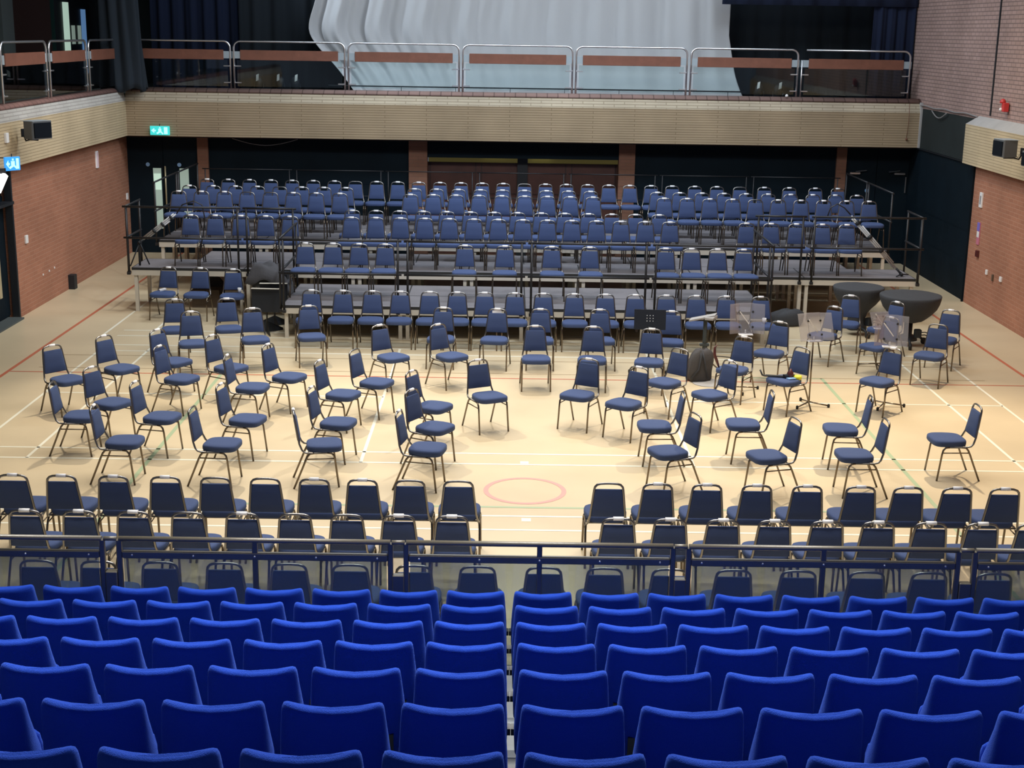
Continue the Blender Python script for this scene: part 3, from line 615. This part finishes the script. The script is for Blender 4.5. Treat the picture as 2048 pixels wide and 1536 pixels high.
# ------------------------------------------------------------------ banquet chair
def make_chair(loc, rz, label, group):
    t = thing('banquet_chair', label, 'chair', loc, rz, group)
    rings = []
    for z, k in ((.405, .90), (.408, .97), (.420, 1.0), (.454, 1.0), (.467, .975), (.476, .90), (.482, .68)):
        ring = []
        for i in range(28):
            a = 2*PI*i/28; c, s_ = math.cos(a), math.sin(a); e = 2/4.2
            x = abs(c)**e*(1 if c > 0 else -1)*.199; y_ = abs(s_)**e*(1 if s_ > 0 else -1)*.207
            y_ *= 1 - .12*max(0, -x/.19)
            ring.append((.10 + x*k, y_*k, z))
        rings.append(ring)
    q = MB(); q.loft(rings, True); q.build('seat', 'fabric', t)
    rings = []
    for v in (0, .04, .12, .35, .6, .88, .96, 1.0):
        z = .505 + .29*v; f_ = -.178 - .045*v; hw = .163 - .030*v
        th = .020 if .05 < v < .95 else .010
        k = 1 if .02 < v < .98 else .97
        ring = []
        for i in range(20):
            a = 2*PI*i/20; c, s_ = math.cos(a), math.sin(a); e = 2/5
            ring.append((f_ + abs(c)**.7*(1 if c > 0 else -1)*th + .012*(1-(s_)**2)*-1*0, abs(s_)**e*(1 if s_ > 0 else -1)*hw*k, z))
        rings.append(ring)
    q = MB(); q.loft(rings, True); q.build('backrest', 'fabric', t)
    side = [(.16, .196, .403), (-.08, .193, .403), (-.125, .190, .413), (-.152, .183, .440), (-.166, .176, .475), (-.180, .168, .51), (-.205, .152, .66), (-.225, .138, .79)]
    hoop = [(-.231, .131, .820), (-.234, .112, .842), (-.236, .080, .853), (-.236, .04, .856), (-.236, 0, .857)]
    pts = side+hoop; pts = pts + [(a, -b, c) for a, b, c in reversed(pts[:-1])]
    q = MB(); q.tube(pts, .0115, 8); q.tube([(.15, .19, .403), (.15, -.19, .403)], .009, 6); q.tube([(-.07, .19, .403), (-.07, -.19, .403)], .009, 6); q.build('back_frame', 'frame', t)
    for s_ in (1, -1):
        q = MB(); q.tube([(.13, .196*s_, .403), (.175, .200*s_, .398), (.200, .203*s_, .372), (.212, .203*s_, .32), (.25, .207*s_, .0)], .0115, 8); q.build('leg', 'leg', t)
        q = MB(); q.tube([(-.02, .196*s_, .403), (-.065, .198*s_, .398), (-.092, .200*s_, .368), (-.115, .203*s_, .32), (-.25, .207*s_, .0)], .0115, 8); q.build('leg', 'leg', t)
        q = MB(); q.tube([(.208, .205*s_, .338), (-.108, .202*s_, .338)], .007, 6); q.build('stretcher', 'leg', t)
    q = MB(); rr = [[(-.236+.0175*math.cos(a), y_, .858+.0175*math.sin(a)) for a in [2*PI*k/10 for k in range(10)]] for y_ in (-.046, .046)]
    q.loft(rr, True); q.build('paper_label', 'paper', t, label='white paper number label')
    kids(t); return t
CH = None
def chair(x, y_, z, deg, label, group, paper=True):
    global CH
    if CH is None: CH = make_chair((x, y_, z), math.radians(deg), label, group); return CH
    return dup(CH, (x, y_, z), math.radians(deg), label, group, () if paper else ('paper_label',))

RD = {'A': ('rearmost staging row by the back wall', -90), 'B': ('second staging row from the back', -90), 'C': ('third staging row from the back', -90),
      'D': ('half-hidden rear row on the middle platform', -90), 'E': ('front row on the middle platform', -90), 'F': ('row on the low front platform', -90),
      'G': ('floor row right against the staging', -90), 'X': ('audience row nearest the players', 90), 'Y': ('second audience row from the players', 90), 'Z': ('audience row seen through the glass rail', 90)}
GR = {'A': 'chairs in the rearmost staging row', 'B': 'chairs in the second staging row', 'C': 'chairs in the third staging row', 'D': 'chairs in the rear row of the middle platform', 'E': 'chairs in the front row of the middle platform',
      'F': 'chairs on the low platform', 'G': 'chairs on the floor against the staging', 'X': 'chairs in the nearest audience row to the players', 'Y': 'chairs in the second audience row', 'Z': 'chairs behind the glass rail'}
NOLAB = {'A': (7, 15, 25), 'B': (4,), 'C': (3, 4, 21), 'X': (4, 5, 8, 9, 10), 'Y': (3, 5, 6), 'Z': tuple(range(16))}
rr_ = random.Random(3)
for k_, (yy, zz, xs) in ROWS.items():
    desc, deg = RD[k_]
    for i, x in enumerate(xs):
        j = rr_.uniform(-.4, .4)
        chair(x, yy + (-.236 if deg < 0 else .236), zz, deg+j, 'navy padded chair, %s from left, %s' % (ordinal(i+1), desc), GR[k_], i not in NOLAB.get(k_, ()))

OL = ['far left chair of the players, near the red side line', 'left block chair behind the far left one, clear of others', 'left block chair half hidden behind a labelled one, near the white line crossing',
 'left block chair in front of a half-hidden twin', 'left block chair just right of the far left one', 'leftmost chair of the near line but one, back edge-on', 'leftmost chair of the nearest players line',
 'second chair of the left middle line, over the green line', 'second chair of the nearest line on the left', 'third chair of the left middle line', 'left chair overlapping a backrest behind it, by the green line end',
 'left block chair behind the one overlapping it', 'left block chair with white label, right of the overlapping pair', 'left inner chair behind the middle line, turned right', 'fourth chair of the left middle line',
 'third chair of the nearest line on the left, back edge-on', 'left inner chair by the long white court line', 'rear one of the three stacked left of the centre gap', 'middle one of the three left of the centre gap',
 'front one of the three left of the centre gap', 'lone centre chair left of the gap, turned slightly right', 'centre chair right of the gap, turned slightly left', 'angled chair next right of the centre gap',
 'partly hidden chair under the left wing, leftmost of its line', 'chair in front of the left wing with a folded label', 'chair left of the two black desks, second of its line', 'chair right in front of the black folded desks',
 'chair at the left corner of the low platform', 'angled chair behind the long white line, second wind row', 'angled chair right of it with bright label, second wind row', 'wind row chair half hidden by an angled chair',
 'wind row chair with a loose sheet on its hoop', 'wind row chair hidden behind the straight centre one', 'straight centre chair of the second wind row', 'wind row chair hidden right of centre',
 'straight chair right of centre in the second wind row', 'chair behind the perforated black desk', 'chair to the right of the perforated black desk', 'chair with cord on its hoop left of the grey bag',
 'chair in front of the grey bag to the right', 'chair behind the first clear stand', 'chair behind the one with the clear stand, turned left', 'chair with a tool and yellow tape on its seat',
 'chair beside the second clear stand', 'chair directly before the left kettledrum', 'chair between the two kettledrums', 'chair seen partly through the third clear stand', 'chair right of the kettledrums, front of two',
 'rearmost right chair beside the red line', 'chair in front of the third clear stand', 'side-on chair over the green line on the right', 'nearest right chair over the green line',
 'far right lone side-on chair', 'side-on chair in the middle of the right half', 'side-on chair of the nearest line, right middle', 'rear side-on chair right of the gap', 'front side-on chair right of the gap',
 'left chair under the left wing with papers', 'middle chair under the left wing', 'right chair under the left wing by the black post']
for i, (x, y_, a) in enumerate(ORCH):
    chair(x, y_, 0, a, 'navy chair: '+OL[i], 'loose chairs set out for the players' if i < 57 else 'chairs under the left wing of the staging', i not in (5, 8, 16, 38, 42, 47, 50, 51, 52, 53, 54, 55, 56))

# ------------------------------------------------------------------ tiered seating
P_ = .5; X0 = .048
tiers = [(9.59-.87*(k), .96+.264*k) for k in range(8)]
for k, (yy, zt) in enumerate(tiers):
    fz = zt-.84; y1 = yy+.30 if k == 0 else tiers[k-1][0]-.17+.0
    y0 = yy-.20
    q = MB(); q.box(-6.2, 6.2, y0, y1+.06, fz-.04, fz); q.m = 1; q.box(-6.2, 6.2, y1-.02, y1+.06, fz-.03, fz+.004); q.m = 2; q.box(-6.2, 6.2, y1-.04, y1-.02, max(0, fz-.26), fz-.04)
    q.m = 1; q.box(-6.2, 6.2, y0+.02, y0+.08, fz, fz+.012)
    q.m = 2; q.box(-6.2, -6.1, y0, y1-.04, 0, fz-.04); q.box(6.1, 6.2, y0, y1-.04, 0, fz-.04)
    o = q.build('seating_tier', ['tread', 'nosing', 'black'], None); tag(o, 'grey steel step of the seating bank, %s from the front' % ordinal(k+1), 'seating platform', 'stepped tiers of the seating bank')
def make_tipup(loc, label, group):
    t = thing('tip_up_seat', label, 'theatre seat', loc, 0, group)
    H = .84; rings = []; N = 40
    def ring(z, hw, th, cy_, dip):
        out = []
        for i in range(N):
            a = 2*PI*i/N; c, s_ = math.cos(a), math.sin(a)
            u = abs(c)**.45*(1 if c > 0 else -1); v = abs(s_)**.5*(1 if s_ > 0 else -1)
            x = u*hw; b = (x/.22)**2
            out.append((x, cy_ + v*th + .045*b, z - dip*(1-b)))
        return out
    for z, hw, th, cy_, dip in ((.34, .205, .03, .045, 0), (.36, .230, .090, .085, 0), (.46, .234, .100, .078, 0), (.56, .232, .086, .060, .0), (.65, .227, .060, .034, .003), (.73, .221, .040, .014, .006), (.79, .216, .036, .004, .012),
                                (.812, .213, .035, .002, .015), (.828, .207, .030, .002, .017), (.837, .197, .021, .002, .018), (.841, .183, .009, .002, .018)):
        rings.append(ring(z, hw, th, cy_, dip))
    q = MB(); q.loft(rings, True); q.build('backrest', 'royal', t)
    rings = []
    for z, hw, th in ((.30, .19, .02), (.32, .20, .04), (.50, .20, .045), (.55, .19, .035), (.57, .17, .015)):
        rings.append([(abs(math.cos(a))**.5*(1 if math.cos(a) > 0 else -1)*hw, .26+math.sin(a)*th, z) for a in [2*PI*i/24 for i in range(24)]])
    q = MB(); q.loft(rings, True); q.build('folded_cushion', 'royal', t)
    for s_ in (-1, 1):
        q = MB(); q.box(.16*s_-.02, .16*s_+.02, .0, .05, 0, .5); q.box(.16*s_-.025, .16*s_+.025, -.03, .14, 0, .015); q.build('stanchion', 'steel', t)
    q = MB(); q.box(-.249, .249, .12, .18, .44, .475); q.build('pivot_beam', 'black', t)
    kids(t); return t
TU = None
for k, (yy, zt) in enumerate(tiers[:7]):
    hw_ = (2048/2+90)/F_PX*(yy*.97+1.0) + .6
    cols = [X0+(n_+.5)*P_ for n_ in range(-12, 12)]; cols = [x for x in cols if abs(x+.0) < hw_]
    for i, x in enumerate(cols):
        l = 'royal blue tip-up seat, %s from left, %s tiered row from the front' % (ordinal(i+1), ordinal(k+1))
        loc = (x, yy, zt-.84)
        if TU is None: TU = make_tipup(loc, l, 'royal blue seats of the tiered bank')
        else: dup(TU, loc, 0, l)

# glass front rail of the seating bank
YR = 9.99
for k, (a, b) in enumerate(((-5.2, -3.07), (-2.94, -.865), (-.745, 1.30), (1.42, 3.49), (3.62, 5.7))):
    t = thing('glass_rail_panel', 'dark blue steel front rail with glass infill, %s from left' % ordinal(k+1), 'railing', (a, YR, 0), 0, 'front rail of the seating bank')
    L = b-a
    q = MB(); q.tube([(0, 0, 1.19), (L, 0, 1.19)], .021, 10); q.build('top_rail', 'rail', t)
    q = MB(); q.cbox(.02, L-.02, -.02, .02, 1.035, 1.095, .008); q.build('glazing_bar', 'rail', t)
    q = MB()
    for i in range(5): q.lathe([(.0085, 0), (.007, .006), (.001, .007)], 8, (.1+(L-.2)*i/4, -.0, 0))
    q.v = [(x, -.02-z, 1.065+y_) for x, y_, z in q.v]; q.build('bolts', 'chrome', t)
    q = MB(); q.box(.03, L-.03, -.004, .004, .18, 1.04); q.build('glass_pane', 'glassdark', t)
    q = MB(); q.cbox(.02, L-.02, -.02, .02, .12, .18, .008); q.build('bottom_bar', 'rail', t)
    for x in (0, L, L/2): q = MB(); q.cbox(x-.02, x+.02, -.018, .022, 0.0, 1.185, .006); q.build('post', 'rail', t)
for k, x in enumerate((-3.005, -.805, 1.36, 3.555)):
    q = MB(); q.cbox(x-.045, x+.045, YR-.03, YR+.03, .5, .93, .006)
    o = q.build('rail_coupling', 'rail'); tag(o, 'dark coupling box joining two glass rail panels, %s from left' % ordinal(k+1), 'bracket', 'couplings of the front rail'); q = MB(); q.tube([(x-.05, YR, 1.19), (x+.05, YR, 1.19)], .019, 8); q.build('joint_sleeve', 'rail', o)

# ------------------------------------------------------------------ instruments, stands and loose things
def timpano(label, x, y_, R, H, rz, low):
    t = thing('covered_timpani', label, 'kettledrum', (x, y_, 0), rz, 'kettledrums under black covers')
    n_ = 48; rings = []
    prof = low + [(.36, .55), (.435, .64), (.478, .73), (.497, .80), (.502, .838), (.49, .853), (.45, .858), (.25, .861), (.02, .862)]
    for r, z in prof:
        rings.append([((r/.5*R)*(1+.012*math.sin(7*a+z*9))*math.cos(a), (r/.5*R)*(1+.012*math.sin(9*a+z*7))*math.sin(a), z/.862*H+.006*math.sin(5*a)*(z < .8)) for a in [2*PI*k/n_ for k in range(n_)]])
    q = MB(); q.loft(rings, True); q.build('fabric_cover', 'cover', t)
    q = MB(); q.lathe([(.16, .10), (.15, .16), (.07, .2), (.07, .42)], 20); q.build('pedestal', 'black', t)
    for k in range(3):
        a = 2*PI*k/3+.4
        q = MB(); q.tube([(0, 0, .16), (.25*math.cos(a), .25*math.sin(a), .13), (.33*math.cos(a), .33*math.sin(a), .08)], .022, 8); q.build('base_leg', 'black', t)
        q = MB(); q.lathe([(.001, -.02), (.055, -.02), (.055, .02), (.001, .02)], 18); q.v = [(a_, c_, b_+.055) for a_, b_, c_ in q.v]
        o = q.build('castor', 'rubber', t); o.location = (.35*math.cos(a), .35*math.sin(a), 0); o.rotation_euler = (0, 0, a)
    q = MB()
    for dz in (0, .045): q.tube([(.12, -.2, .22+dz), (.22, -.22, .23+dz), (.33, -.22, .20+dz), (.42, -.24, .11+dz)], .009, 6)
    q.cbox(.05, .16, -.25, -.15, .18, .32, .01); q.build('pedal_linkage', 'black', t)
    return t
timpano('right kettledrum under a black cover, nearer the brick wall', 6.68, 22.62, .50, .87, 0, [(.20, .42), (.25, .455)])
timpano('left kettledrum under a black cover, beside the staging leg', 6.02, 23.45, .43, .85, .5, [(.20, .10), (.19, .20), (.17, .30), (.21, .40), (.28, .48)])

def tripod(q_parent, x, y_, h0, h1, r=.30, a0=0.0, flat_=False, m_='leg'):
    q = MB(); q.tube([(x, y_, h0 if flat_ else .08), (x, y_, h1)], .012, 8); q.build('pole', m_, q_parent)
    for k in range(3):
        a = a0+2*PI*k/3
        q = MB()
        if flat_: q.tube([(x, y_, .06), (x+r*math.cos(a), y_+r*math.sin(a), .025)], .010, 6)
        else: q.tube([(x, y_, .30), (x+r*math.cos(a), y_+r*math.sin(a), .012)], .009, 6); q.tube([(x, y_, .12), (x+r*.55*math.cos(a), y_+r*.55*math.sin(a), .135)], .006, 5)
        q.build('leg', m_, q_parent)
        q = MB(); q.lathe([(.016, 0), (.018, .01), (.018, .04), (.01, .05)], 10, (x+r*math.cos(a), y_+r*math.sin(a), 0)); q.build('rubber_foot', 'rubber', q_parent)
t = thing('music_stand', 'black perforated music stand desk facing away behind a chair', 'music stand', (2.13, 20.25, 0), math.radians(-3))
q = MB(); q.obox((0, 0, .86), (.235, 0, 0), (0, .006, 0), (0, .035, .145)); q.cbox(-.235, .235, .0, .06, .705, .72, .004); q.build('desk', 'steel', t)
q = MB()
for i in range(-1, 2):
    for j in range(4): q.obox((i*.045, .0+(-.04+j*.035)*.24-.008, .86-.06+j*.04), (.005, 0, 0), (0, .002, 0), (0, .0012, .005))
q.build('perforations', 'paper', t)
q = MB(); q.cbox(-.03, .03, -.05, .03, .68, .76, .01); q.build('swivel_block', 'rubber', t)
tripod(t, 0, 0, 0, .75, .32, .5, m_='blackrail')
for k, (x, y_, rz, l) in enumerate(((-4.03, 22.85, -.05, 'nearer of two black music stands with upright desks by the staging corner'), (-3.98, 23.35, .04, 'further of two black music stands with upright desks by the staging corner'))):
    t = thing('music_stand', l, 'music stand', (x, y_, 0), rz, 'black orchestra stands parked by the low platform')
    q = MB(); q.obox((0, -.02, .565), (.235, 0, 0), (0, .004, 0), (0, .012, .20)); q.cbox(-.03, .03, .0, .03, .46, .72, .004); q.build('desk', 'steel', t)
    q = MB(); q.cbox(-.235, .235, -.075, -.0, .762, .770, .002); q.build('desk_lip', 'alu', t, label='pale worn metal lip')
    q = MB(); q.tube([(0, .03, .05), (0, .03, .66)], .014, 8); q.build('pole', 'blackrail', t)
    for j in range(3):
        a = -1.2+2*PI*j/3
        q = MB(); q.add([(.0, .03, .20), (.0+.02*math.sin(a), .03-.02*math.cos(a), .02), (.34*math.cos(a), .03+.34*math.sin(a), 0), (.34*math.cos(a), .03+.34*math.sin(a), .04), (-.02*math.sin(a), .03+.02*math.cos(a), .02)], [(0,1,2,3), (0,3,2,4), (1,0,4), (1,4,2)]); q.build('foot', 'black', t)

def acrylic_stand(label, x, y_, rz, ztop, base_rz, wings=.5, hh=.27, hw=.13, tilt=.15, poletop=.75):
    t = thing('clear_screen_stand', label, 'music stand', (x, y_, 0), rz, 'clear acrylic desks on tripod stands')
    zc = ztop-hh
    q = MB(); q.obox((0, 0, zc), (hw, 0, 0), (0, .003, 0), (0, tilt*hh, hh))
    for s_ in (-1, 1):
        c, sn = math.cos(wings), math.sin(wings)
        q.obox((s_*(hw+hw*.85*c), -hw*.85*sn, zc+.01), (hw*.85*c, -s_*hw*.85*sn, 0), (.003*sn*s_, .003*c, 0), (0, tilt*hh, hh*.93))
    q.build('acrylic_panel', 'acrylic', t, label='clear three-fold acrylic panel')
    q = MB(); q.cbox(-.10, .10, -.07, .02, zc-hh*.96-.012, zc-hh*.96, .003); q.build('shelf_lip', 'paper', t)
    for sx in (-1, 1):
        for sz in (-.5, .45): q = MB(); q.lathe([(.013, -.008), (.016, 0), (.013, .008)], 10); q.v = [(a, c_, b_) for a, b_, c_ in q.v]; o = q.build('screw', 'rubber', t); o.location = (sx*hw*.95, tilt*hh*sz-.006, zc+sz*hh)
    q = MB(); q.obox((-.03, -.02, zc+.02), (.07, 0, -.09), (0, .004, 0), (.006, 0, .004)); q.tube([(0, .0, zc-hh*.96-.01), (0, .0, zc-hh*.7)], .01, 6); q.build('arm', 'white', t)
    tripod(t, 0, .02, .03, zc-hh*.9, .27, base_rz, True)
    return t
acrylic_stand('clear acrylic desk stand left of the row of right-hand chairs', 3.41, 19.40, .05, 1.29, .35, hh=.225, hw=.10)
acrylic_stand('clear acrylic desk stand in the middle, lying wide open', 4.22, 18.62, .25, 1.31, -.55, wings=.25, hh=.19, tilt=.4, hw=.095)
acrylic_stand('clear acrylic desk stand in front of the right kettledrum', 5.27, 18.64, -.12, 1.30, .05, hh=.22, hw=.09)
acrylic_stand('low clear acrylic desk behind the third stand, folded flat', 5.76, 21.0, .3, .87, .4, wings=.1, hh=.12, tilt=.5, hw=.06)

t = thing('flat_top_stand', 'grey flat-topped desk on a thick post behind the grey rucksack', 'stand', (2.99, 20.48, 0))
q = MB(); q.obox((-.04, 0, .86), (.20, .05, .03), (.03, .10, 0), (0, 0, .012)); q.obox((.08, -.02, .86), (.05, .12, .0), (.06, -.02, 0), (0, 0, .016)); q.build('desk', 'conc', t)
q = MB(); q.tube([(0, 0, .2), (0, 0, .86)], .03, 10); q.cbox(-.07, .07, -.03, .03, .42, .46, .005); q.build('post', 'greycol', t)
for k in range(3): q = MB(); a = .4+2*PI*k/3; q.tube([(0, 0, .25), (.3*math.cos(a), .3*math.sin(a), .015)], .012, 6); q.build('leg', 'leg', t)
# grey bag
def blob_bag(name, label, x, y_, prof, m_, sx, sy, seed, rz=0, strap=None):
    t = thing(name, label, 'bag', (x, y_, 0), rz); R_ = random.Random(seed); ph = [R_.uniform(0, 6) for _ in range(6)]
    rings = []
    for z, k, lean in prof:
        ring = []
        for i in range(36):
            a = 2*PI*i/36; c, s_ = math.cos(a), math.sin(a)
            w_ = 1 + .07*math.sin(3*a+ph[0]+z*5) + .05*math.sin(7*a+ph[1]+z*9)
            ring.append((abs(c)**.75*(1 if c > 0 else -1)*sx*k*w_+lean, abs(s_)**.75*(1 if s_ > 0 else -1)*sy*k*w_, z+.012*math.sin(4*a+ph[2])*(z > .05)))
        rings.append(ring)
    q = MB(); q.loft(rings, True); q.build('body', m_, t)
    if strap:
        for s_ in strap: q = MB(); q.tube(s_, .014, 6); q.build('strap', 'cover', t)
    return t
blob_bag('rucksack', 'grey slumped rucksack with black straps standing on the floor', 2.86, 20.02, [(.005, .9, 0), (.03, 1.0, 0), (.15, 1.0, 0), (.3, .95, .02), (.4, .85, .04), (.46, .6, .05), (.475, .25, .05)], 'greybag', .19, .13, 1, .2,
         [[(0, -.05, .46), (-.02, -.135, .38), (-.05, -.15, .2), (-.16, -.13, .05)], [(.02, -.05, .46), (.03, -.14, .35), (.06, -.15, .2), (.10, -.135, .06)]])
q = MB(); q.lathe([(.24, 0), (.25, .004), (.245, .008), (.01, .009)], 30, (3.0, 19.85, 0)); o = q.build('floor_mat', 'conc'); tag(o, 'round grey mat on the floor below the grey rucksack', 'mat')
blob_bag('holdall', 'dark green holdall lying under the right wing of the staging', 4.95, 24.15, [(.005, .9, 0), (.04, 1.0, 0), (.16, 1.0, 0), (.22, .9, .02), (.27, .6, .05), (.285, .3, .05)], 'cover', .30, .16, 2)
blob_bag('holdall', 'grey-green holdall under the left wing of the staging', -5.55, 25.6, [(.005, .9, 0), (.05, 1.0, 0), (.22, 1.0, 0), (.36, .85, .03), (.45, .5, .05), (.47, .2, .05)], 'greybag', .26, .16, 3)
flat('cardboard_box', 'brown cardboard box under the left wing of the staging', 'box', -5.75, -5.25, 24.95, 25.3, 0, .33, 'card', [('box_flap', (-5.75, -5.5, 24.9, 24.95, .30, .33), 'card')])
q = MB(); q.obox((-5.62, 25.46, .62), (.14, .02, .05), (.0, .06, 0), (0, 0, .02)); q.tube([(-5.62, 25.46, .0), (-5.62, 25.46, .62)], .012, 6); o = q.build('small_stand', 'white'); tag(o, 'white desk top on a thin post under the left wing', 'stand')
# black cloth over percussion beside the platform step
t = thing('covered_percussion', 'grey-black cloth thrown over a percussion trolley by the staging step', 'percussion', (-4.12, 23.95, 0))
q = MB(); vs = []; fs = []; nu, nv = 26, 16
for j in range(nv+1):
    for i in range(nu+1):
        u, v = i/nu*2-1, j/nv*2-1
        edge = max(abs(u), abs(v)); x = u*.42; y_ = v*.26
        z = .98 - .10*(u*.8+.3)**2 - .26*max(0, edge-.72)/.28 - .22*max(0, u-.1) + .03*math.sin(u*7+v*3) + .02*math.sin(v*11-u*4)
        vs.append((x, y_, z))
for j in range(nv):
    for i in range(nu): a = j*(nu+1)+i; fs.append((a, a+1, a+nu+2, a+nu+1))
q.add(vs, fs, True); o = q.build('cloth_cover', 'darkcloth', t); o.modifiers.new('thickness', 'SOLIDIFY').thickness = .01
q = MB(); q.box(-.3, .34, -.2, .2, .62, .70); q.box(-.2, .30, -.18, .18, .70, .84); q.build('trolley_top', 'black', t)
for x in (-.28, .32):
    for y_ in (-.18, .18): q = MB(); q.tube([(x, y_, 0.0), (x, y_, .62)], .014, 8); q.build('leg', 'chrome', t)
q = MB(); q.tube([(-.28, -.18, .56), (.32, -.18, .56)], .01, 6); q.tube([(-.28, -.18, .2), (.32, -.18, .2)], .01, 6); q.build('cross_bar', 'chrome', t)
# folded poles leaning on the rails at either end
def leaning_poles(label, base, topp, loop, knee=0):
    t = thing('folded_boom_stand', label, 'boom stand', base, 0, 'folded boom stands leaning on the end rails')
    B = Vector((0, 0, knee)); T = Vector(topp)-Vector(base)-B; d = T.normalized(); side = d.cross(Vector((0, 1, 0))).normalized()
    L = T.length
    for k, (a, b, off) in enumerate(((.08, .98, .0), (.14, .95, .030), (.20, .80, -.030))):
        q = MB(); q.tube([B+d*L*a+side*off, B+d*L*b+side*off], .0135, 8); q.build('tube', 'silver', t, label='silver telescopic tube')
    for a in (.0, .40, .62, .85):
        q = MB(); q.tube([B+d*L*a, B+d*L*(a+.04)], .046 if a else .03, 10); q.build('clamp', 'black', t)
    q = MB(); q.tube(([Vector((0, 0, 0))] if knee else [])+[B, B+d*L*.12], .02, 8); q.build('leg_spider', 'black', t)
    for s_ in (-1, 1): q = MB(); q.tube([B+d*L*.02, Vector((s_*.14, s_*.12, 0))], .012, 6); q.build('leg', 'black', t)
    q = MB(); q.tube([B+d*L]+[Vector(p)-Vector(base) for p in loop], .012, 6); q.build('cable_loop', 'blackrail', t)
    return t
leaning_poles('silver folded boom stand leaning on the right end rail', (7.12, 24.75, .82), (6.05, 24.52, 1.93), [(5.93, 24.5, 2.05), (5.8, 24.5, 2.12), (5.68, 24.5, 2.05), (5.64, 24.5, 1.9)])
leaning_poles('silver folded boom stand leaning on the left end rail', (-6.58, 24.62, .82), (-5.86, 24.52, 1.77), [(-5.75, 24.5, 1.93), (-5.55, 24.5, 2.0), (-5.40, 24.5, 1.93), (-5.36, 24.5, 1.7), (-5.40, 24.5, 1.4), (-5.48, 24.5, 1.1)], .40)
# things on the chair with tape, and papers
ox, oy, oa = ORCH[42]
def onseat(f_, l_): a = math.radians(oa); return (ox+f_*math.cos(a)-l_*math.sin(a), oy+f_*math.sin(a)+l_*math.cos(a))
a0, a1 = onseat(.30, -.18), onseat(.0, .14)
t = thing('folded_desk_stand', 'black folded wire stand lying across a chair seat', 'music stand', (a0[0], a0[1], .48))
dv = Vector((a1[0]-a0[0], a1[1]-a0[1], 0))
q = MB(); q.tube([(-.06, .02, .10), (-.03, 0, .03), (0, 0, .02), dv*1.0+Vector((0, 0, .015))], .012, 6); q.tube([Vector((.02, .04, .02)), dv*.9+Vector((.02, .05, .015))], .010, 6); q.build('shaft', 'black', t)
q = MB(); q.obox(dv*.75+Vector((0, .02, .03)), (.07, .02, 0), (-.01, .03, 0), (0, 0, .02)); q.build('head', 'steel', t)
p_ = onseat(.05, .06); q = MB(); q.lathe([(.035, 0), (.04, .01), (.04, .07), (.02, .09), (.012, .12), (.001, .12)], 16, (p_[0], p_[1], .49)); o = q.build('bottle', 'maroon'); tag(o, 'small dark red bottle on the cluttered chair seat', 'bottle')
p_ = onseat(-.02, .13); q = MB(); q.lathe([(.03, 0), (.055, 0), (.055, .05), (.03, .05), (.03, 0)], 20, (p_[0], p_[1], .47)); o = q.build('tape_roll', 'yellow'); tag(o, 'yellow roll of tape on the cluttered chair seat', 'tape')
p_ = onseat(.08, .10); q = MB(); q.obox((p_[0], p_[1]-.02, .492), (.05, .02, 0), (-.015, .03, 0), (0, 0, .008)); o = q.build('paper_scrap', 'bluewht'); tag(o, 'pale blue scrap beside the yellow tape roll', 'paper')
ox, oy, oa = ORCH[40]; p_ = onseat(.22, -.16)
q = MB(); q.tube([(p_[0], p_[1], .48), (p_[0]-.03, p_[1], .56), (p_[0]-.07, p_[1], .66), (p_[0]-.07, p_[1], .76), (p_[0]-.04, p_[1], .80)], [.012, .02, .022, .014, .006], 8); o = q.build('instrument_rest', 'maroon'); tag(o, 'dark curved rest standing up from a chair by the rucksack', 'instrument rest')
for k, dx, l in ((57, -.05, 'white crumpled paper on the left chair under the wing'), (59, .12, 'white beaker on the right chair under the wing')):
    ox, oy, oa = ORCH[k]; p_ = onseat(-.02, dx); q = MB()
    if k == 57: q.obox((p_[0], p_[1], .50), (.05, .02, .01), (-.02, .04, 0), (0, 0, .012)); nm_ = 'paper_scrap'
    else: q.lathe([(.025, 0), (.035, .09), (.03, .09)], 14, (p_[0], p_[1], .478)); nm_ = 'beaker'
    o = q.build(nm_, 'white'); tag(o, l, 'paper' if k == 57 else 'cup')
p_ = (ROWS['G'][2][15]+.02, ROWS['G'][0]-.30); q = MB(); q.lathe([(.028, 0), (.035, .09), (.03, .09)], 14, (p_[0], p_[1], .478)); o = q.build('beaker', 'white'); tag(o, 'white beaker on the last floor-row chair by the holdall', 'cup')
ox, oy, oa = ORCH[31]; q = MB(); q.obox((ox+.02, oy+.235, .80), (.07, 0, .01), (0, .004, 0), (0, 0, .04)); o = q.build('paper_sheet', 'paper'); tag(o, 'white sheet hanging on the hoop of a wind row chair', 'paper')
q = MB(); q.tube([(3.2+.12*k, 21.55+.05*math.sin(k*1.3), .008) for k in range(14)], .007, 5); o = q.build('floor_cable', 'rubber'); tag(o, 'black cable lying on the floor before the low platform', 'cable')
